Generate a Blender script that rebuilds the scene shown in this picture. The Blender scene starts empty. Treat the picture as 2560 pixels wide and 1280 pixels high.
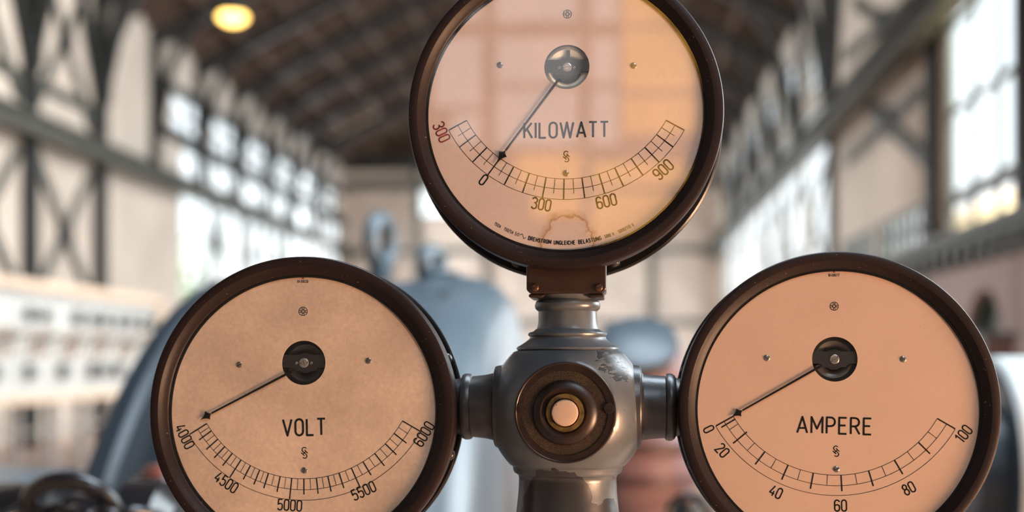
import bpy, math, random
from mathutils import Vector, Matrix
random.seed(7)
S = bpy.context.scene
COL = S.collection
rad = math.radians
pi = math.pi

# ------------------------------------------------------------------ camera
F = 3125.0                      # focal length in pixels of the 2560 frame
VPX, HOR = 1530.0, 900.0        # vanishing point of the hall axis, horizon row
TH = math.atan((VPX - 1280) / F)
CAM = Vector((0, -1.25, 1.5))
FW = Vector((-math.sin(TH), math.cos(TH), 0))
RT = Vector((math.cos(TH), math.sin(TH), 0))
UP = Vector((0, 0, 1))

def ray(px, py):
    return FW + RT * ((px - 1280) / F) + UP * ((HOR - py) / F)

def P(px, py, Y):
    d = ray(px, py)
    return CAM + d * ((Y - CAM.y) / d.y)

def PX(px, py, X):
    d = ray(px, py)
    return CAM + d * ((X - CAM.x) / d.x)

cd = bpy.data.cameras.new('camera')
cam = bpy.data.objects.new('camera', cd)
COL.objects.link(cam)
cam.location = CAM
cam.rotation_euler = (pi / 2, 0, TH)
cd.sensor_width = 36
cd.lens = F / 2560 * 36
cd.shift_y = (HOR - 640) / 2560
cd.clip_start = 0.05
cd.clip_end = 300
cd.dof.use_dof = True
cd.dof.focus_distance = 1.255
cd.dof.aperture_fstop = 2.15
cd.dof.aperture_blades = 0
S.camera = cam

# ------------------------------------------------------------------ materials
MATS = {}

def nodes_of(m):
    m.use_nodes = True
    return m.node_tree.nodes, m.node_tree.links

def rgba(c):
    return (c[0], c[1], c[2], 1)

def pm(name, col, rough=.5, metal=0., var=.12, scale=8., bump=0., bscale=120., spec=.5, col2=None, specks=None, coat=0.):
    """procedural painted / cast surface: noise mottling, optional bump, optional small specks"""
    m = bpy.data.materials.new(name)
    n, l = nodes_of(m)
    b = n['Principled BSDF']
    tc = n.new('ShaderNodeTexCoord')
    nz = n.new('ShaderNodeTexNoise')
    nz.inputs['Scale'].default_value = scale
    nz.inputs['Detail'].default_value = 5
    l.new(tc.outputs['Object'], nz.inputs['Vector'])
    rp = n.new('ShaderNodeValToRGB')
    c2 = col2 or tuple(max(0, c * (1 - var)) for c in col)
    c1 = col if col2 else tuple(min(1, c * (1 + var)) for c in col)
    rp.color_ramp.elements[0].color = rgba(c2)
    rp.color_ramp.elements[1].color = rgba(c1)
    rp.color_ramp.elements[0].position = .35
    rp.color_ramp.elements[1].position = .65
    l.new(nz.outputs['Fac'], rp.inputs['Fac'])
    out = rp.outputs['Color']
    if specks:
        sc, thr, scol = specks
        n2 = n.new('ShaderNodeTexNoise')
        n2.inputs['Scale'].default_value = sc
        n2.inputs['Detail'].default_value = 1
        l.new(tc.outputs['Object'], n2.inputs['Vector'])
        r2 = n.new('ShaderNodeValToRGB')
        r2.color_ramp.elements[0].position = thr
        r2.color_ramp.elements[1].position = thr + .03
        l.new(n2.outputs['Fac'], r2.inputs['Fac'])
        mx = n.new('ShaderNodeMix')
        mx.data_type = 'RGBA'
        l.new(r2.outputs['Color'], mx.inputs[0])
        l.new(out, mx.inputs[6])
        mx.inputs[7].default_value = rgba(scol)
        out = mx.outputs[2]
    l.new(out, b.inputs['Base Color'])
    b.inputs['Roughness'].default_value = rough
    b.inputs['Metallic'].default_value = metal
    b.inputs['Specular IOR Level'].default_value = spec
    b.inputs['Coat Weight'].default_value = coat
    if bump:
        nb = n.new('ShaderNodeTexNoise')
        nb.inputs['Scale'].default_value = bscale
        nb.inputs['Detail'].default_value = 3
        l.new(tc.outputs['Object'], nb.inputs['Vector'])
        bp = n.new('ShaderNodeBump')
        bp.inputs['Strength'].default_value = bump
        bp.inputs['Distance'].default_value = .002
        l.new(nb.outputs['Fac'], bp.inputs['Height'])
        l.new(bp.outputs['Normal'], b.inputs['Normal'])
    return m

def emit(name, col, st):
    m = bpy.data.materials.new(name)
    n, l = nodes_of(m)
    n.remove(n['Principled BSDF'])
    e = n.new('ShaderNodeEmission')
    e.inputs['Color'].default_value = rgba(col)
    e.inputs['Strength'].default_value = st
    l.new(e.outputs[0], n['Material Output'].inputs['Surface'])
    return m

def glass(name, tint=(1, 1, 1), k=2.0, rough=0.0):
    """thin pane: straight-through transparency with a Fresnel reflection from its two faces"""
    m = bpy.data.materials.new(name)
    n, l = nodes_of(m)
    n.remove(n['Principled BSDF'])
    t = n.new('ShaderNodeBsdfTransparent')
    t.inputs['Color'].default_value = rgba(tint)
    g = n.new('ShaderNodeBsdfGlossy')
    g.inputs['Roughness'].default_value = rough
    f = n.new('ShaderNodeFresnel')
    ge = n.new('ShaderNodeNewGeometry')
    mr = n.new('ShaderNodeMapRange')          # the pane is thin: both faces see the same refractive step
    mr.inputs['To Min'].default_value = 1.5
    mr.inputs['To Max'].default_value = 1 / 1.5
    l.new(ge.outputs['Backfacing'], mr.inputs['Value'])
    l.new(mr.outputs[0], f.inputs['IOR'])
    mu = n.new('ShaderNodeMath')
    mu.operation = 'MULTIPLY'
    mu.use_clamp = True
    mu.inputs[1].default_value = k
    l.new(f.outputs[0], mu.inputs[0])
    mx = n.new('ShaderNodeMixShader')
    l.new(mu.outputs[0], mx.inputs[0])
    l.new(t.outputs[0], mx.inputs[1])
    l.new(g.outputs[0], mx.inputs[2])
    l.new(mx.outputs[0], n['Material Output'].inputs['Surface'])
    return m

def dial_mat(name, col, mott, stain=None):
    m = bpy.data.materials.new(name)
    n, l = nodes_of(m)
    b = n['Principled BSDF']
    tc = n.new('ShaderNodeTexCoord')
    def noise(sc, det=4):
        z = n.new('ShaderNodeTexNoise')
        z.inputs['Scale'].default_value = sc
        z.inputs['Detail'].default_value = det
        l.new(tc.outputs['Object'], z.inputs['Vector'])
        return z
    def ramp(src, p0, p1, c0, c1):
        r = n.new('ShaderNodeValToRGB')
        r.color_ramp.elements[0].position = p0
        r.color_ramp.elements[1].position = p1
        r.color_ramp.elements[0].color = rgba(c0)
        r.color_ramp.elements[1].color = rgba(c1)
        l.new(src, r.inputs['Fac'])
        return r
    def mix(fac, a, bb, mode='MIX'):
        x = n.new('ShaderNodeMix')
        x.data_type = 'RGBA'
        x.blend_type = mode
        if isinstance(fac, float):
            x.inputs[0].default_value = fac
        else:
            l.new(fac, x.inputs[0])
        for i, v in ((6, a), (7, bb)):
            if isinstance(v, tuple):
                x.inputs[i].default_value = rgba(v)
            else:
                l.new(v, x.inputs[i])
        return x.outputs[2]
    lo = tuple(c * (1 - mott) for c in col)
    a = ramp(noise(14, 3).outputs['Fac'], .3, .7, lo, col).outputs['Color']
    g = ramp(noise(260, 3).outputs['Fac'], .3, .7, tuple([1 - mott * .55] * 3), (1, 1, 1)).outputs['Color']
    a = mix(1.0, a, g, 'MULTIPLY')
    vo = n.new('ShaderNodeTexVoronoi')
    vo.inputs['Scale'].default_value = 70
    l.new(tc.outputs['Object'], vo.inputs['Vector'])
    sp = ramp(vo.outputs['Distance'], .018, .04, (.55, .55, .55), (0, 0, 0)).outputs['Color']
    a = mix(sp, a, (.16, .09, .05))
    if stain:
        # water stain near the bottom of the dial: thin wavering outline of a blot
        cx, cz, rx, rz = stain
        mp = n.new('ShaderNodeMapping')
        mp.inputs['Location'].default_value = (-cx / rx, 0, -cz / rz)
        mp.inputs['Scale'].default_value = (1 / rx, 0, 1 / rz)
        l.new(tc.outputs['Object'], mp.inputs['Vector'])
        ln = n.new('ShaderNodeVectorMath')
        ln.operation = 'LENGTH'
        l.new(mp.outputs[0], ln.inputs[0])
        w = noise(55, 4)
        ad = n.new('ShaderNodeMath')
        ad.operation = 'MULTIPLY_ADD'
        l.new(w.outputs['Fac'], ad.inputs[0])
        ad.inputs[1].default_value = 1.1
        l.new(ln.outputs['Value'], ad.inputs[2])
        r = n.new('ShaderNodeValToRGB')
        e = r.color_ramp.elements
        e[0].position, e[0].color = .62, (0, 0, 0, 1)
        e[1].position, e[1].color = 1.0, (0, 0, 0, 1)
        for pos, v in ((.76, .15), (.80, .85), (.84, .35), (.93, .05)):
            q = e.new(pos)
            q.color = (v, v, v, 1)
        sc = n.new('ShaderNodeMath')
        sc.operation = 'MULTIPLY'
        sc.inputs[1].default_value = .5
        l.new(ad.outputs[0], sc.inputs[0])
        l.new(sc.outputs[0], r.inputs['Fac'])
        a = mix(r.outputs['Color'], a, (.42, .20, .06))
    l.new(a, b.inputs['Base Color'])
    b.inputs['Roughness'].default_value = .75
    b.inputs['Specular IOR Level'].default_value = .2
    return m

def paint_mat():
    """old grey machine paint with darker bare-metal chips"""
    m = bpy.data.materials.new('worn_grey_paint')
    n, l = nodes_of(m)
    b = n['Principled BSDF']
    tc = n.new('ShaderNodeTexCoord')
    def noise(sc, det, dist=0., st=None):
        z = n.new('ShaderNodeTexNoise')
        z.inputs['Scale'].default_value = sc
        z.inputs['Detail'].default_value = det
        z.inputs['Distortion'].default_value = dist
        if st:
            mp = n.new('ShaderNodeMapping')
            mp.inputs['Scale'].default_value = st
            mp.inputs['Rotation'].default_value = (0, rad(-38), 0)
            l.new(tc.outputs['Object'], mp.inputs['Vector'])
            l.new(mp.outputs[0], z.inputs['Vector'])
        else:
            l.new(tc.outputs['Object'], z.inputs['Vector'])
        return z.outputs['Fac']
    def ramp(src, p0, p1, c0=(0, 0, 0), c1=(1, 1, 1)):
        r = n.new('ShaderNodeValToRGB')
        r.color_ramp.elements[0].position = p0
        r.color_ramp.elements[1].position = p1
        r.color_ramp.elements[0].color = rgba(c0)
        r.color_ramp.elements[1].color = rgba(c1)
        l.new(src, r.inputs['Fac'])
        return r.outputs['Color']
    def math_(op, a, bb):
        x = n.new('ShaderNodeMath')
        x.operation = op
        x.use_clamp = True
        for i, v in ((0, a), (1, bb)):
            if isinstance(v, float):
                x.inputs[i].default_value = v
            else:
                l.new(v, x.inputs[i])
        return x.outputs[0]
    def spot(c, r):
        d = n.new('ShaderNodeVectorMath')
        d.operation = 'DISTANCE'
        l.new(tc.outputs['Object'], d.inputs[0])
        d.inputs[1].default_value = c
        return ramp(d.outputs['Value'], r * .55, r, (1, 1, 1), (0, 0, 0))
    base = ramp(noise(30, 5), .3, .7, (.075, .085, .095), (.11, .125, .138))
    blot = noise(60, 7, .5)
    s1 = spot(PATCH1, .062)
    s2 = spot(PATCH2, .034)
    s3 = spot(PATCH3, .034)
    m1 = ramp(math_('MULTIPLY', math_('ADD', blot, .36), s1), .57, .59)
    m3 = ramp(math_('MULTIPLY', math_('ADD', blot, .24), s3), .57, .59)
    m2 = ramp(math_('MULTIPLY', math_('ADD', noise(120, 4, .3, (1, 1, 3.2)), .22), s2), .66, .68)
    pits = ramp(noise(210, 2), .765, .78)
    mask = math_('MAXIMUM', math_('MAXIMUM', m1, m2), math_('MAXIMUM', m3, pits))
    x = n.new('ShaderNodeMix')
    x.data_type = 'RGBA'
    l.new(mask, x.inputs[0])
    l.new(base, x.inputs[6])
    x.inputs[7].default_value = (.03, .03, .034, 1)
    l.new(x.outputs[2], b.inputs['Base Color'])
    b.inputs['Roughness'].default_value = .30
    b.inputs['Specular IOR Level'].default_value = .7
    inv = math_('SUBTRACT', 1.0, mask)
    bp = n.new('ShaderNodeBump')
    bp.inputs['Strength'].default_value = .6
    bp.inputs['Distance'].default_value = .0006
    l.new(inv, bp.inputs['Height'])
    b2 = n.new('ShaderNodeBump')
    b2.inputs['Strength'].default_value = .12
    b2.inputs['Distance'].default_value = .002
    l.new(noise(90, 4), b2.inputs['Height'])
    l.new(bp.outputs['Normal'], b2.inputs['Normal'])
    l.new(b2.outputs['Normal'], b.inputs['Normal'])
    return m

# ------------------------------------------------------------------ mesh builder
class MB:
    def __init__(s):
        s.v, s.f, s.mi = [], [], []

    def add(s, vs, fs, mat=0, M=None):
        o = len(s.v)
        s.v += [tuple(M @ Vector(v)) if M else tuple(v) for v in vs]
        s.f += [tuple(i + o for i in f) for f in fs]
        s.mi += [mat] * len(fs)
        return s

    def box(s, x0, x1, y0, y1, z0, z1, mat=0, M=None):
        v = [(x, y, z) for x in (x0, x1) for y in (y0, y1) for z in (z0, z1)]
        f = [(0, 1, 3, 2), (4, 6, 7, 5), (0, 4, 5, 1), (2, 3, 7, 6), (0, 2, 6, 4), (1, 5, 7, 3)]
        return s.add(v, f, mat, M)

    def bar(s, a, b, w, h, mat=0, up=(0, 0, 1)):
        """rectangular bar from a to b, h along 'up' and w sideways"""
        a, b = Vector(a), Vector(b)
        d = (b - a).normalized()
        u = Vector(up)
        if abs(d.dot(u)) > .98:
            u = Vector((0, 1, 0))
        sd = d.cross(u).normalized()
        u = sd.cross(d).normalized()
        v = []
        for p in (a, b):
            for i, j in ((-1, -1), (1, -1), (1, 1), (-1, 1)):
                v.append(p + sd * (i * w / 2) + u * (j * h / 2))
        f = [(0, 1, 2, 3), (7, 6, 5, 4), (0, 4, 5, 1), (1, 5, 6, 2), (2, 6, 7, 3), (3, 7, 4, 0)]
        return s.add(v, f, mat)

    def lathe(s, prof, M=None, n=96, mat=0, closed=False, a0=0., a1=2 * pi):
        """profile of (radius, height) round local Z"""
        full = abs(a1 - a0 - 2 * pi) < 1e-6
        k = n if full else n + 1
        v, f = [], []
        for r, h in prof:
            for i in range(k):
                a = a0 + (a1 - a0) * i / n
                v.append((r * math.cos(a), r * math.sin(a), h))
        m = len(prof)
        for j in range(m if closed else m - 1):
            j2 = (j + 1) % m
            for i in range(n):
                i2 = (i + 1) % k
                f.append((j * k + i, j * k + i2, j2 * k + i2, j2 * k + i))
        return s.add(v, f, mat, M)

    def disc(s, r, h, M=None, n=48, mat=0):
        v = [(r * math.cos(2 * pi * i / n), r * math.sin(2 * pi * i / n), h) for i in range(n)]
        return s.add(v, [tuple(range(n))], mat, M)

    def tube(s, pts, r, n=10, mat=0, closed=False):
        pts = [Vector(p) for p in pts]
        m = len(pts)
        v, f = [], []
        ref = None
        for i, p in enumerate(pts):
            if closed:
                d = pts[(i + 1) % m] - pts[i - 1]
            else:
                d = pts[min(i + 1, m - 1)] - pts[max(i - 1, 0)]
            d.normalize()
            if ref is None:
                ref = Vector((0, 0, 1)) if abs(d.z) < .9 else Vector((1, 0, 0))
            sd = d.cross(ref).normalized()
            u = sd.cross(d).normalized()
            ref = u
            for k in range(n):
                a = 2 * pi * k / n
                v.append(p + sd * (r * math.cos(a)) + u * (r * math.sin(a)))
        for i in range(m if closed else m - 1):
            i2 = (i + 1) % m
            for k in range(n):
                f.append((i * n + k, i * n + (k + 1) % n, i2 * n + (k + 1) % n, i2 * n + k))
        if not closed:
            f.append(tuple(range(n))[::-1])
            f.append(tuple((m - 1) * n + k for k in range(n)))
        return s.add(v, f, mat)

    def prism(s, poly, y0, y1, mat=0, M=None):
        """polygon in local XZ extruded along local Y"""
        n = len(poly)
        v = [(x, y0, z) for x, z in poly] + [(x, y1, z) for x, z in poly]
        f = [tuple(range(n)), tuple(range(2 * n - 1, n - 1, -1))]
        f += [(i, i + n, (i + 1) % n + n, (i + 1) % n) for i in range(n)]
        return s.add(v, f, mat, M)

    def ribbon(s, pts, w, y, closed=False, mat=0):
        """flat printed stroke in local XZ at depth y"""
        pts = [Vector((p[0], p[1])) for p in pts]
        if closed:
            pts = pts + [pts[0]]
        for a, b in zip(pts, pts[1:]):
            d = b - a
            if d.length < 1e-9:
                continue
            d.normalize()
            nn = Vector((-d.y, d.x)) * (w / 2)
            s.add([(a.x + nn.x, y, a.y + nn.y), (a.x - nn.x, y, a.y - nn.y), (b.x - nn.x, y, b.y - nn.y), (b.x + nn.x, y, b.y + nn.y)], [(0, 1, 2, 3)], mat)
        for p in (pts[1:-1] if not closed else pts[:-1]):
            s.add([(p.x + w / 2 * math.cos(pi * k / 5), y, p.y + w / 2 * math.sin(pi * k / 5)) for k in range(10)], [tuple(range(9, -1, -1))], mat)
        return s

    def build(s, name, mat, parent=None, smooth=None, loc=None):
        me = bpy.data.meshes.new(name)
        v = s.v
        if loc is not None:
            v = [(a - loc[0], b - loc[1], c - loc[2]) for a, b, c in v]
        me.from_pydata([tuple(x) for x in v], [], s.f)
        mats = mat if isinstance(mat, (list, tuple)) else [mat]
        for m in mats:
            me.materials.append(m)
        me.polygons.foreach_set('material_index', s.mi)
        if smooth is not None:
            me.polygons.foreach_set('use_smooth', [True] * len(me.polygons))
            me.set_sharp_from_angle(angle=rad(smooth))
        me.update()
        o = bpy.data.objects.new(name, me)
        COL.objects.link(o)
        if loc is not None:
            o.location = loc
        if parent:
            o.parent = parent
        return o

def fix_normals(o):
    import bmesh
    bm = bmesh.new()
    bm.from_mesh(o.data)
    bmesh.ops.recalc_face_normals(bm, faces=bm.faces)
    bm.to_mesh(o.data)
    bm.free()
    return o

def tag(o, label, cat, group=None):
    o['label'] = label
    o['category'] = cat
    if group:
        o['group'] = group
    return o

def empty(name, loc, label, cat, group=None, rot=None):
    o = bpy.data.objects.new(name, None)
    COL.objects.link(o)
    o.location = loc
    o.empty_display_size = .1
    if rot:
        o.rotation_euler = rot
    return tag(o, label, cat, group)

def struct(o):
    o['kind'] = 'structure'
    return o

def copy_tree(o, parent=None):
    c = o.copy()
    COL.objects.link(c)
    if parent:
        c.parent = parent
    for ch in [x for x in bpy.data.objects if x.parent == o]:
        copy_tree(ch, c)
    return c

RY = Matrix.Rotation(pi / 2, 4, 'X')        # local Z -> world -Y (towards the camera)
RX = Matrix.Rotation(pi / 2, 4, 'Y')        # local Z -> world +X
T = Matrix.Translation

# ------------------------------------------------------------------ stroke lettering (narrow engineering letters)
def arc(cx, cy, rx, ry, a0, a1, n=9):
    return [(cx + rx * math.cos(rad(a0 + (a1 - a0) * i / n)), cy + ry * math.sin(rad(a0 + (a1 - a0) * i / n))) for i in range(n + 1)]

def six():
    return [arc(.22, .78, .22, .22, 12, 180) + arc(.22, .22, .22, .22, 180, 360) + arc(.22, .38, .22, .2, 0, 180)]

G = {
    '0': (.44, [arc(.22, .78, .22, .22, 0, 180) + arc(.22, .22, .22, .22, 180, 360) + [(.44, .78)]]),
    '1': (.27, [[(.02, .80), (.22, 1), (.22, 0)]]),
    '2': (.44, [arc(.22, .78, .22, .22, 172, -25) + [(0, 0), (.45, 0)]]),
    '3': (.44, [arc(.22, .78, .22, .22, 168, 0) + arc(.23, .73, .21, .19, 0, -90) + arc(.22, .28, .22, .26, 90, 0) + arc(.22, .22, .22, .22, 0, -168)]),
    '4': (.46, [[(.26, 1), (0, .26), (.47, .26)], [(.34, .52), (.34, 0)]]),
    '5': (.44, [[(.42, 1), (.05, 1), (.03, .54)] + arc(.22, .44, .22, .17, 150, 0) + arc(.22, .22, .22, .22, 0, -165)]),
    '6': (.44, six()),
    '7': (.44, [[(0, 1), (.44, 1), (.14, 0)]]),
    '8': (.44, [arc(.22, .77, .19, .23, -90, 270, 16), arc(.22, .27, .22, .27, 90, 450, 16)]),
    '9': (.44, [[(.44 - x, 1 - y) for x, y in six()[0]]]),
    'A': (.56, [[(0, 0), (.28, 1), (.56, 0)], [(.09, .3), (.47, .3)]]),
    'B': (.46, [[(0, 0), (0, 1), (.24, 1)] + arc(.24, .765, .19, .235, 90, -90) + [(0, .53)], [(.24, .53)] + arc(.24, .265, .22, .265, 90, -90) + [(0, 0)]]),
    'C': (.46, [arc(.24, .75, .22, .25, 15, 180) + arc(.24, .25, .22, .25, 180, 345)]),
    'D': (.48, [[(0, 0), (0, 1), (.2, 1)] + arc(.2, .72, .28, .28, 90, 0) + arc(.2, .28, .28, .28, 0, -90) + [(0, 0)]]),
    'E': (.42, [[(.42, 1), (0, 1), (0, 0), (.42, 0)], [(0, .52), (.36, .52)]]),
    'G': (.48, [arc(.24, .75, .22, .25, 15, 180) + arc(.24, .25, .24, .25, 180, 360) + [(.48, .48), (.28, .48)]]),
    'H': (.5, [[(0, 0), (0, 1)], [(.5, 0), (.5, 1)], [(0, .52), (.5, .52)]]),
    'I': (.02, [[(.01, 0), (.01, 1)]]),
    'K': (.5, [[(0, 0), (0, 1)], [(.48, 1), (0, .40)], [(.17, .60), (.52, 0)]]),
    'L': (.42, [[(0, 1), (0, 0), (.42, 0)]]),
    'M': (.62, [[(0, 0), (0, 1), (.31, .28), (.62, 1), (.62, 0)]]),
    'N': (.5, [[(0, 0), (0, 1), (.5, 0), (.5, 1)]]),
    'O': (.48, [arc(.24, .74, .24, .26, 0, 180) + arc(.24, .26, .24, .26, 180, 360) + [(.48, .74)]]),
    'P': (.46, [[(0, 0), (0, 1), (.23, 1)] + arc(.23, .73, .23, .27, 90, -90) + [(0, .46)]]),
    'R': (.48, [[(0, 0), (0, 1), (.23, 1)] + arc(.23, .74, .23, .26, 90, -90) + [(0, .48)], [(.24, .48), (.49, 0)]]),
    'S': (.44, [arc(.22, .76, .21, .24, 20, 250) + arc(.22, .26, .22, .26, 75, -160)]),
    'T': (.5, [[(0, 1), (.5, 1)], [(.25, 1), (.25, 0)]]),
    'U': (.48, [[(0, 1)] + arc(.24, .25, .24, .25, 180, 360) + [(.48, 1)]]),
    'V': (.54, [[(0, 1), (.27, 0), (.54, 1)]]),
    'W': (.84, [[(0, 1), (.21, 0), (.42, 1), (.63, 0), (.84, 1)]]),
    '.': (.04, [[(0, .02), (.07, .02)]]),
    '/': (.34, [[(0, -.18), (.34, 1.18)]]),
    '~': (.9, [[(i / 12 * .9, .5 + .5 * math.sin(i / 12 * 2 * pi)) for i in range(13)]]),
    ' ': (.3, []),
}

def text_strokes(txt, gap=.2, wf=1.0):
    x, out = 0., []
    for ch in txt:
        w, st = G[ch]
        for p in st:
            out.append([(x + a * wf, b) for a, b in p])
        x += w * wf + gap
    return out, x - gap

def put_text(mb, txt, c, h, rot, stroke, y, gap=.2, wf=1.0):
    st, w = text_strokes(txt, gap, wf)
    ca, sa = math.cos(rot), math.sin(rot)
    for p in st:
        q = []
        for a, b in p:
            X, Z = (a - w / 2) * h, (b - .5) * h
            q.append((c[0] + X * ca - Z * sa, c[1] + X * sa + Z * ca))
        mb.ribbon(q, stroke, y)

def put_arc_text(mb, txt, cen, r, a_start, h, stroke, y, gap=.2, wf=1.0):
    """letters standing on the lower part of a circle, reading left to right; a_start in degrees from straight down, left negative"""
    a = rad(a_start)
    for ch in txt:
        w, st = G[ch]
        am = a + (w * wf / 2) * h / r
        c = (cen[0] + r * math.sin(am), cen[1] - r * math.cos(am))
        ca, sa = math.cos(am), math.sin(am)
        for p in st:
            q = []
            for u, b in p:
                X, Z = (u - w / 2) * wf * h, (b - .5) * h
                q.append((c[0] + X * ca - Z * sa, c[1] + X * sa + Z * ca))
            mb.ribbon(q, stroke, y)
        a += (w * wf + gap) * h / r

# ------------------------------------------------------------------ shared materials
M_bezel = pm('bezel_brown_paint', (.0175, .0105, .0098), .44, 0, .15, 14, .10, 160, .2, specks=(330, .74, (.14, .09, .07)))
M_gap_shade = pm('gap_shade_black', (.004, .004, .004), .7, spec=.06)  # black ring that paints the shaded gap inside the bezel
M_casing = pm('casing_lacquer', (.045, .036, .032), .3, 0, .2, 20, .08, 90, .6)
M_flange = pm('flange_black', (.012, .013, .015), .3, 0, .2, 20, .05, 90, .6)
M_ink = pm('printing_ink', (.010, .008, .007), .7, 0, .1, 50, spec=.1)
M_red = pm('red_printing_ink', (.36, .035, .03), .6, 0, .1, 50)
M_needle = pm('needle_black', (.005, .005, .005), .7, spec=.08)
M_glass = glass('gauge_glass', (1, 1, 1), 1.8)
M_steel = pm('screw_steel', (.30, .28, .26), .3, .9, .2, 200)
M_recess_shade = pm('recess_shade_black', (.008, .009, .010), .55)  # near black that paints the shade in screw slots, holes and the well
M_mech = pm('mechanism_black', (.012, .011, .011), .5)
M_nickel = pm('nickel', (.55, .52, .48), .3, .9, .1, 100)
M_magnet = pm('magnet_dark_steel', (.06, .065, .07), .35, .6, .3, 60)
M_magnet2 = pm('magnet_bright_steel', (.95, .86, .68), .5, .1, .2, 60)
M_brown = pm('brown_block_paint', (.026, .013, .009), .34, 0, .3, 25, .2, 70, .55)

# ------------------------------------------------------------------ gauges
def gauge(name, label, lipL, lipR, edge, cyp, tilt, cfg):
    """lipL, lipR: left and right edge columns of the bezel; edge: ('top'|'bottom', row)"""
    cxp = (lipL + lipR) / 2
    xl, xr = P(lipL, cyp, 0).x, P(lipR, cyp, 0).x
    R = (xr - xl) / 2
    cx = (xl + xr) / 2
    ze = P(cxp, edge[1], 0).z
    cz = ze - R if edge[0] == 'top' else ze + R
    g = empty(name, (cx, 0, cz), label, 'gauge', rot=(-rad(tilt), 0, 0))
    Mx = T((cx, 0, cz)) @ Matrix.Rotation(-rad(tilt), 4, 'X')
    Mi = Mx.inverted()
    u = R / ((lipR - lipL) / 2)                        # metres per photo pixel here

    def L(px, py, y):
        o = Mi @ CAM
        d = Mi.to_3x3() @ ray(px, py)
        q = o + d * ((y - o.y) / d.y)
        return (q.x, q.z)

    A = RY                                              # lathe axis to -Y; profile height = -depth
    def prof(pts):
        return [(r, -h) for r, h in pts]
    yd = 24 * u                                         # depth of the dial
    rd = cfg['dial_r'] * u
    # bezel ring
    b = MB()
    k = cfg.get('band', 23) * u
    b.lathe(prof([(R - 40 * u, 60 * u), (R - 3 * u, 78 * u), (R - 1 * u, 70 * u), (R, 12 * u), (R - .8 * u, 6 * u), (R - 3 * u, 2 * u), (R - 7 * u, .2 * u), (R - k * .8, 0),
                  (R - k, .6 * u), (R - k - 1.5 * u, 2.5 * u), (R - k - 6 * u, 7 * u), (R - k - 11 * u, 11 * u), (rd + 10 * u, 14.5 * u), (rd + 8 * u, 15.5 * u), (rd + 6 * u, 17.5 * u), (rd + 6 * u, 34 * u), (R - 40 * u, 60 * u)]), A, 160)
    fix_normals(b.build('bezel', M_bezel, g, 36))
    b = MB()
    b.lathe(prof([(rd + 7 * u, 18.2 * u), (rd + 1.2 * u, 18.6 * u), (rd, 19.5 * u), (rd, 26 * u), (rd + 7 * u, 26 * u)]), A, 160)
    b.build('gap_shade_ring', M_gap_shade, g, 40)
    # glass pane
    b = MB()
    b.disc(rd + 5 * u, -17.9 * u, A, 128)
    b.build('glass', M_glass, g, 40)
    # dial with the round window for the movement
    hx, hz = L(*cfg['hub'], yd)
    rh = cfg['hub_r'] * u
    dcx, dcz = 0, 0
    b = MB()
    n = 128
    vs, fs = [], []
    for i in range(n):
        a = 2 * pi * i / n
        dx, dz = math.cos(a), math.sin(a)
        bb = hx * dx + hz * dz
        tt = -bb + math.sqrt(bb * bb - (hx * hx + hz * hz) + (rd + 2 * u) ** 2)
        vs += [(hx + dx * tt, yd, hz + dz * tt), (hx + dx * rh, yd, hz + dz * rh), (hx + dx * rh, yd + 3 * u, hz + dz * rh)]
    for i in range(n):
        j = (i + 1) % n
        fs += [(3 * i, 3 * i + 1, 3 * j + 1, 3 * j), (3 * i + 1, 3 * i + 2, 3 * j + 2, 3 * j + 1)]
    b.add(vs, fs)
    dial = fix_normals(b.build('dial', cfg['mat'], g, 40))
    yp = yd - .00018                                    # printed marks lie on the paper
    pv = L(*cfg['hub'], yd)
    def pol(a, r):
        return (pv[0] + r * u * math.sin(rad(a)), pv[1] - r * u * math.cos(rad(a)))
    r0, r1, r2 = cfg['radii']
    b = MB()
    a0, a1 = cfg['ticks'][0][0], cfg['ticks'][-1][0]
    N = 90
    for r in (r0, r1, r2):
        b.ribbon([pol(a0 + (a1 - a0) * i / N, r) for i in range(N + 1)], 1.25 * u, yp)
    for a, ra, rb, w in cfg['ticks']:
        b.ribbon([pol(a, ra), pol(a, rb)], w * u, yp - .00004)
    if 'dot' in cfg:
        c = L(*cfg['dot'], yd)
        b.add([(c[0] + 2.2 * u * math.cos(pi * q / 6), yp, c[1] + 2.2 * u * math.sin(pi * q / 6)) for q in range(12)], [tuple(range(11, -1, -1))])
    b.build('scale_marks', M_ink, dial)
    for txt, pos, rot, h, red in cfg['numbers']:
        b = MB()
        put_text(b, txt, L(*pos, yd), h * u, rad(rot), .125 * h * u, yp, .19, .98)
        b.build('numeral', M_red if red else M_ink, dial)
    txt, pos, h, wpx, rot, st = cfg['word']
    gap = .24
    _, w1 = text_strokes(txt, gap, 1.0)
    b = MB()
    wf = (wpx / h) / w1
    put_text(b, txt, L(*pos, yd), h * u, rad(rot), st * u, yp, gap * wf, wf)
    b.build('unit_lettering', M_ink, dial)
    # maker's emblem: an S laced with a slanting H
    ex, ez = L(*cfg['emblem'], yd)
    e = u / 10.67
    b = MB()
    for p in ([(52, -112), (28, -138), (-8, -145), (-42, -128), (-62, -92), (-58, -58), (-35, -30), (0, 0), (38, 30), (64, 58), (74, 92), (56, 128), (18, 145), (-14, 138), (-40, 118)],
              [(5, -80), (90, 10)], [(-85, -5), (10, 80)], [(-34, 34), (46, -42)]):
        b.ribbon([(ex + x * e, ez - z * e) for x, z in p], 25 * e, yp)
    b.build('maker_emblem', M_ink, dial)
    # round approval mark: ring, hub and four double spokes
    ax, az = L(*cfg['mark'], yd)
    b = MB()
    for r in (10.6, 3.4):
        b.ribbon([(ax + r * u * math.cos(2 * pi * i / 32), az + r * u * math.sin(2 * pi * i / 32)) for i in range(32)], 1.5 * u, yp, True)
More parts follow.
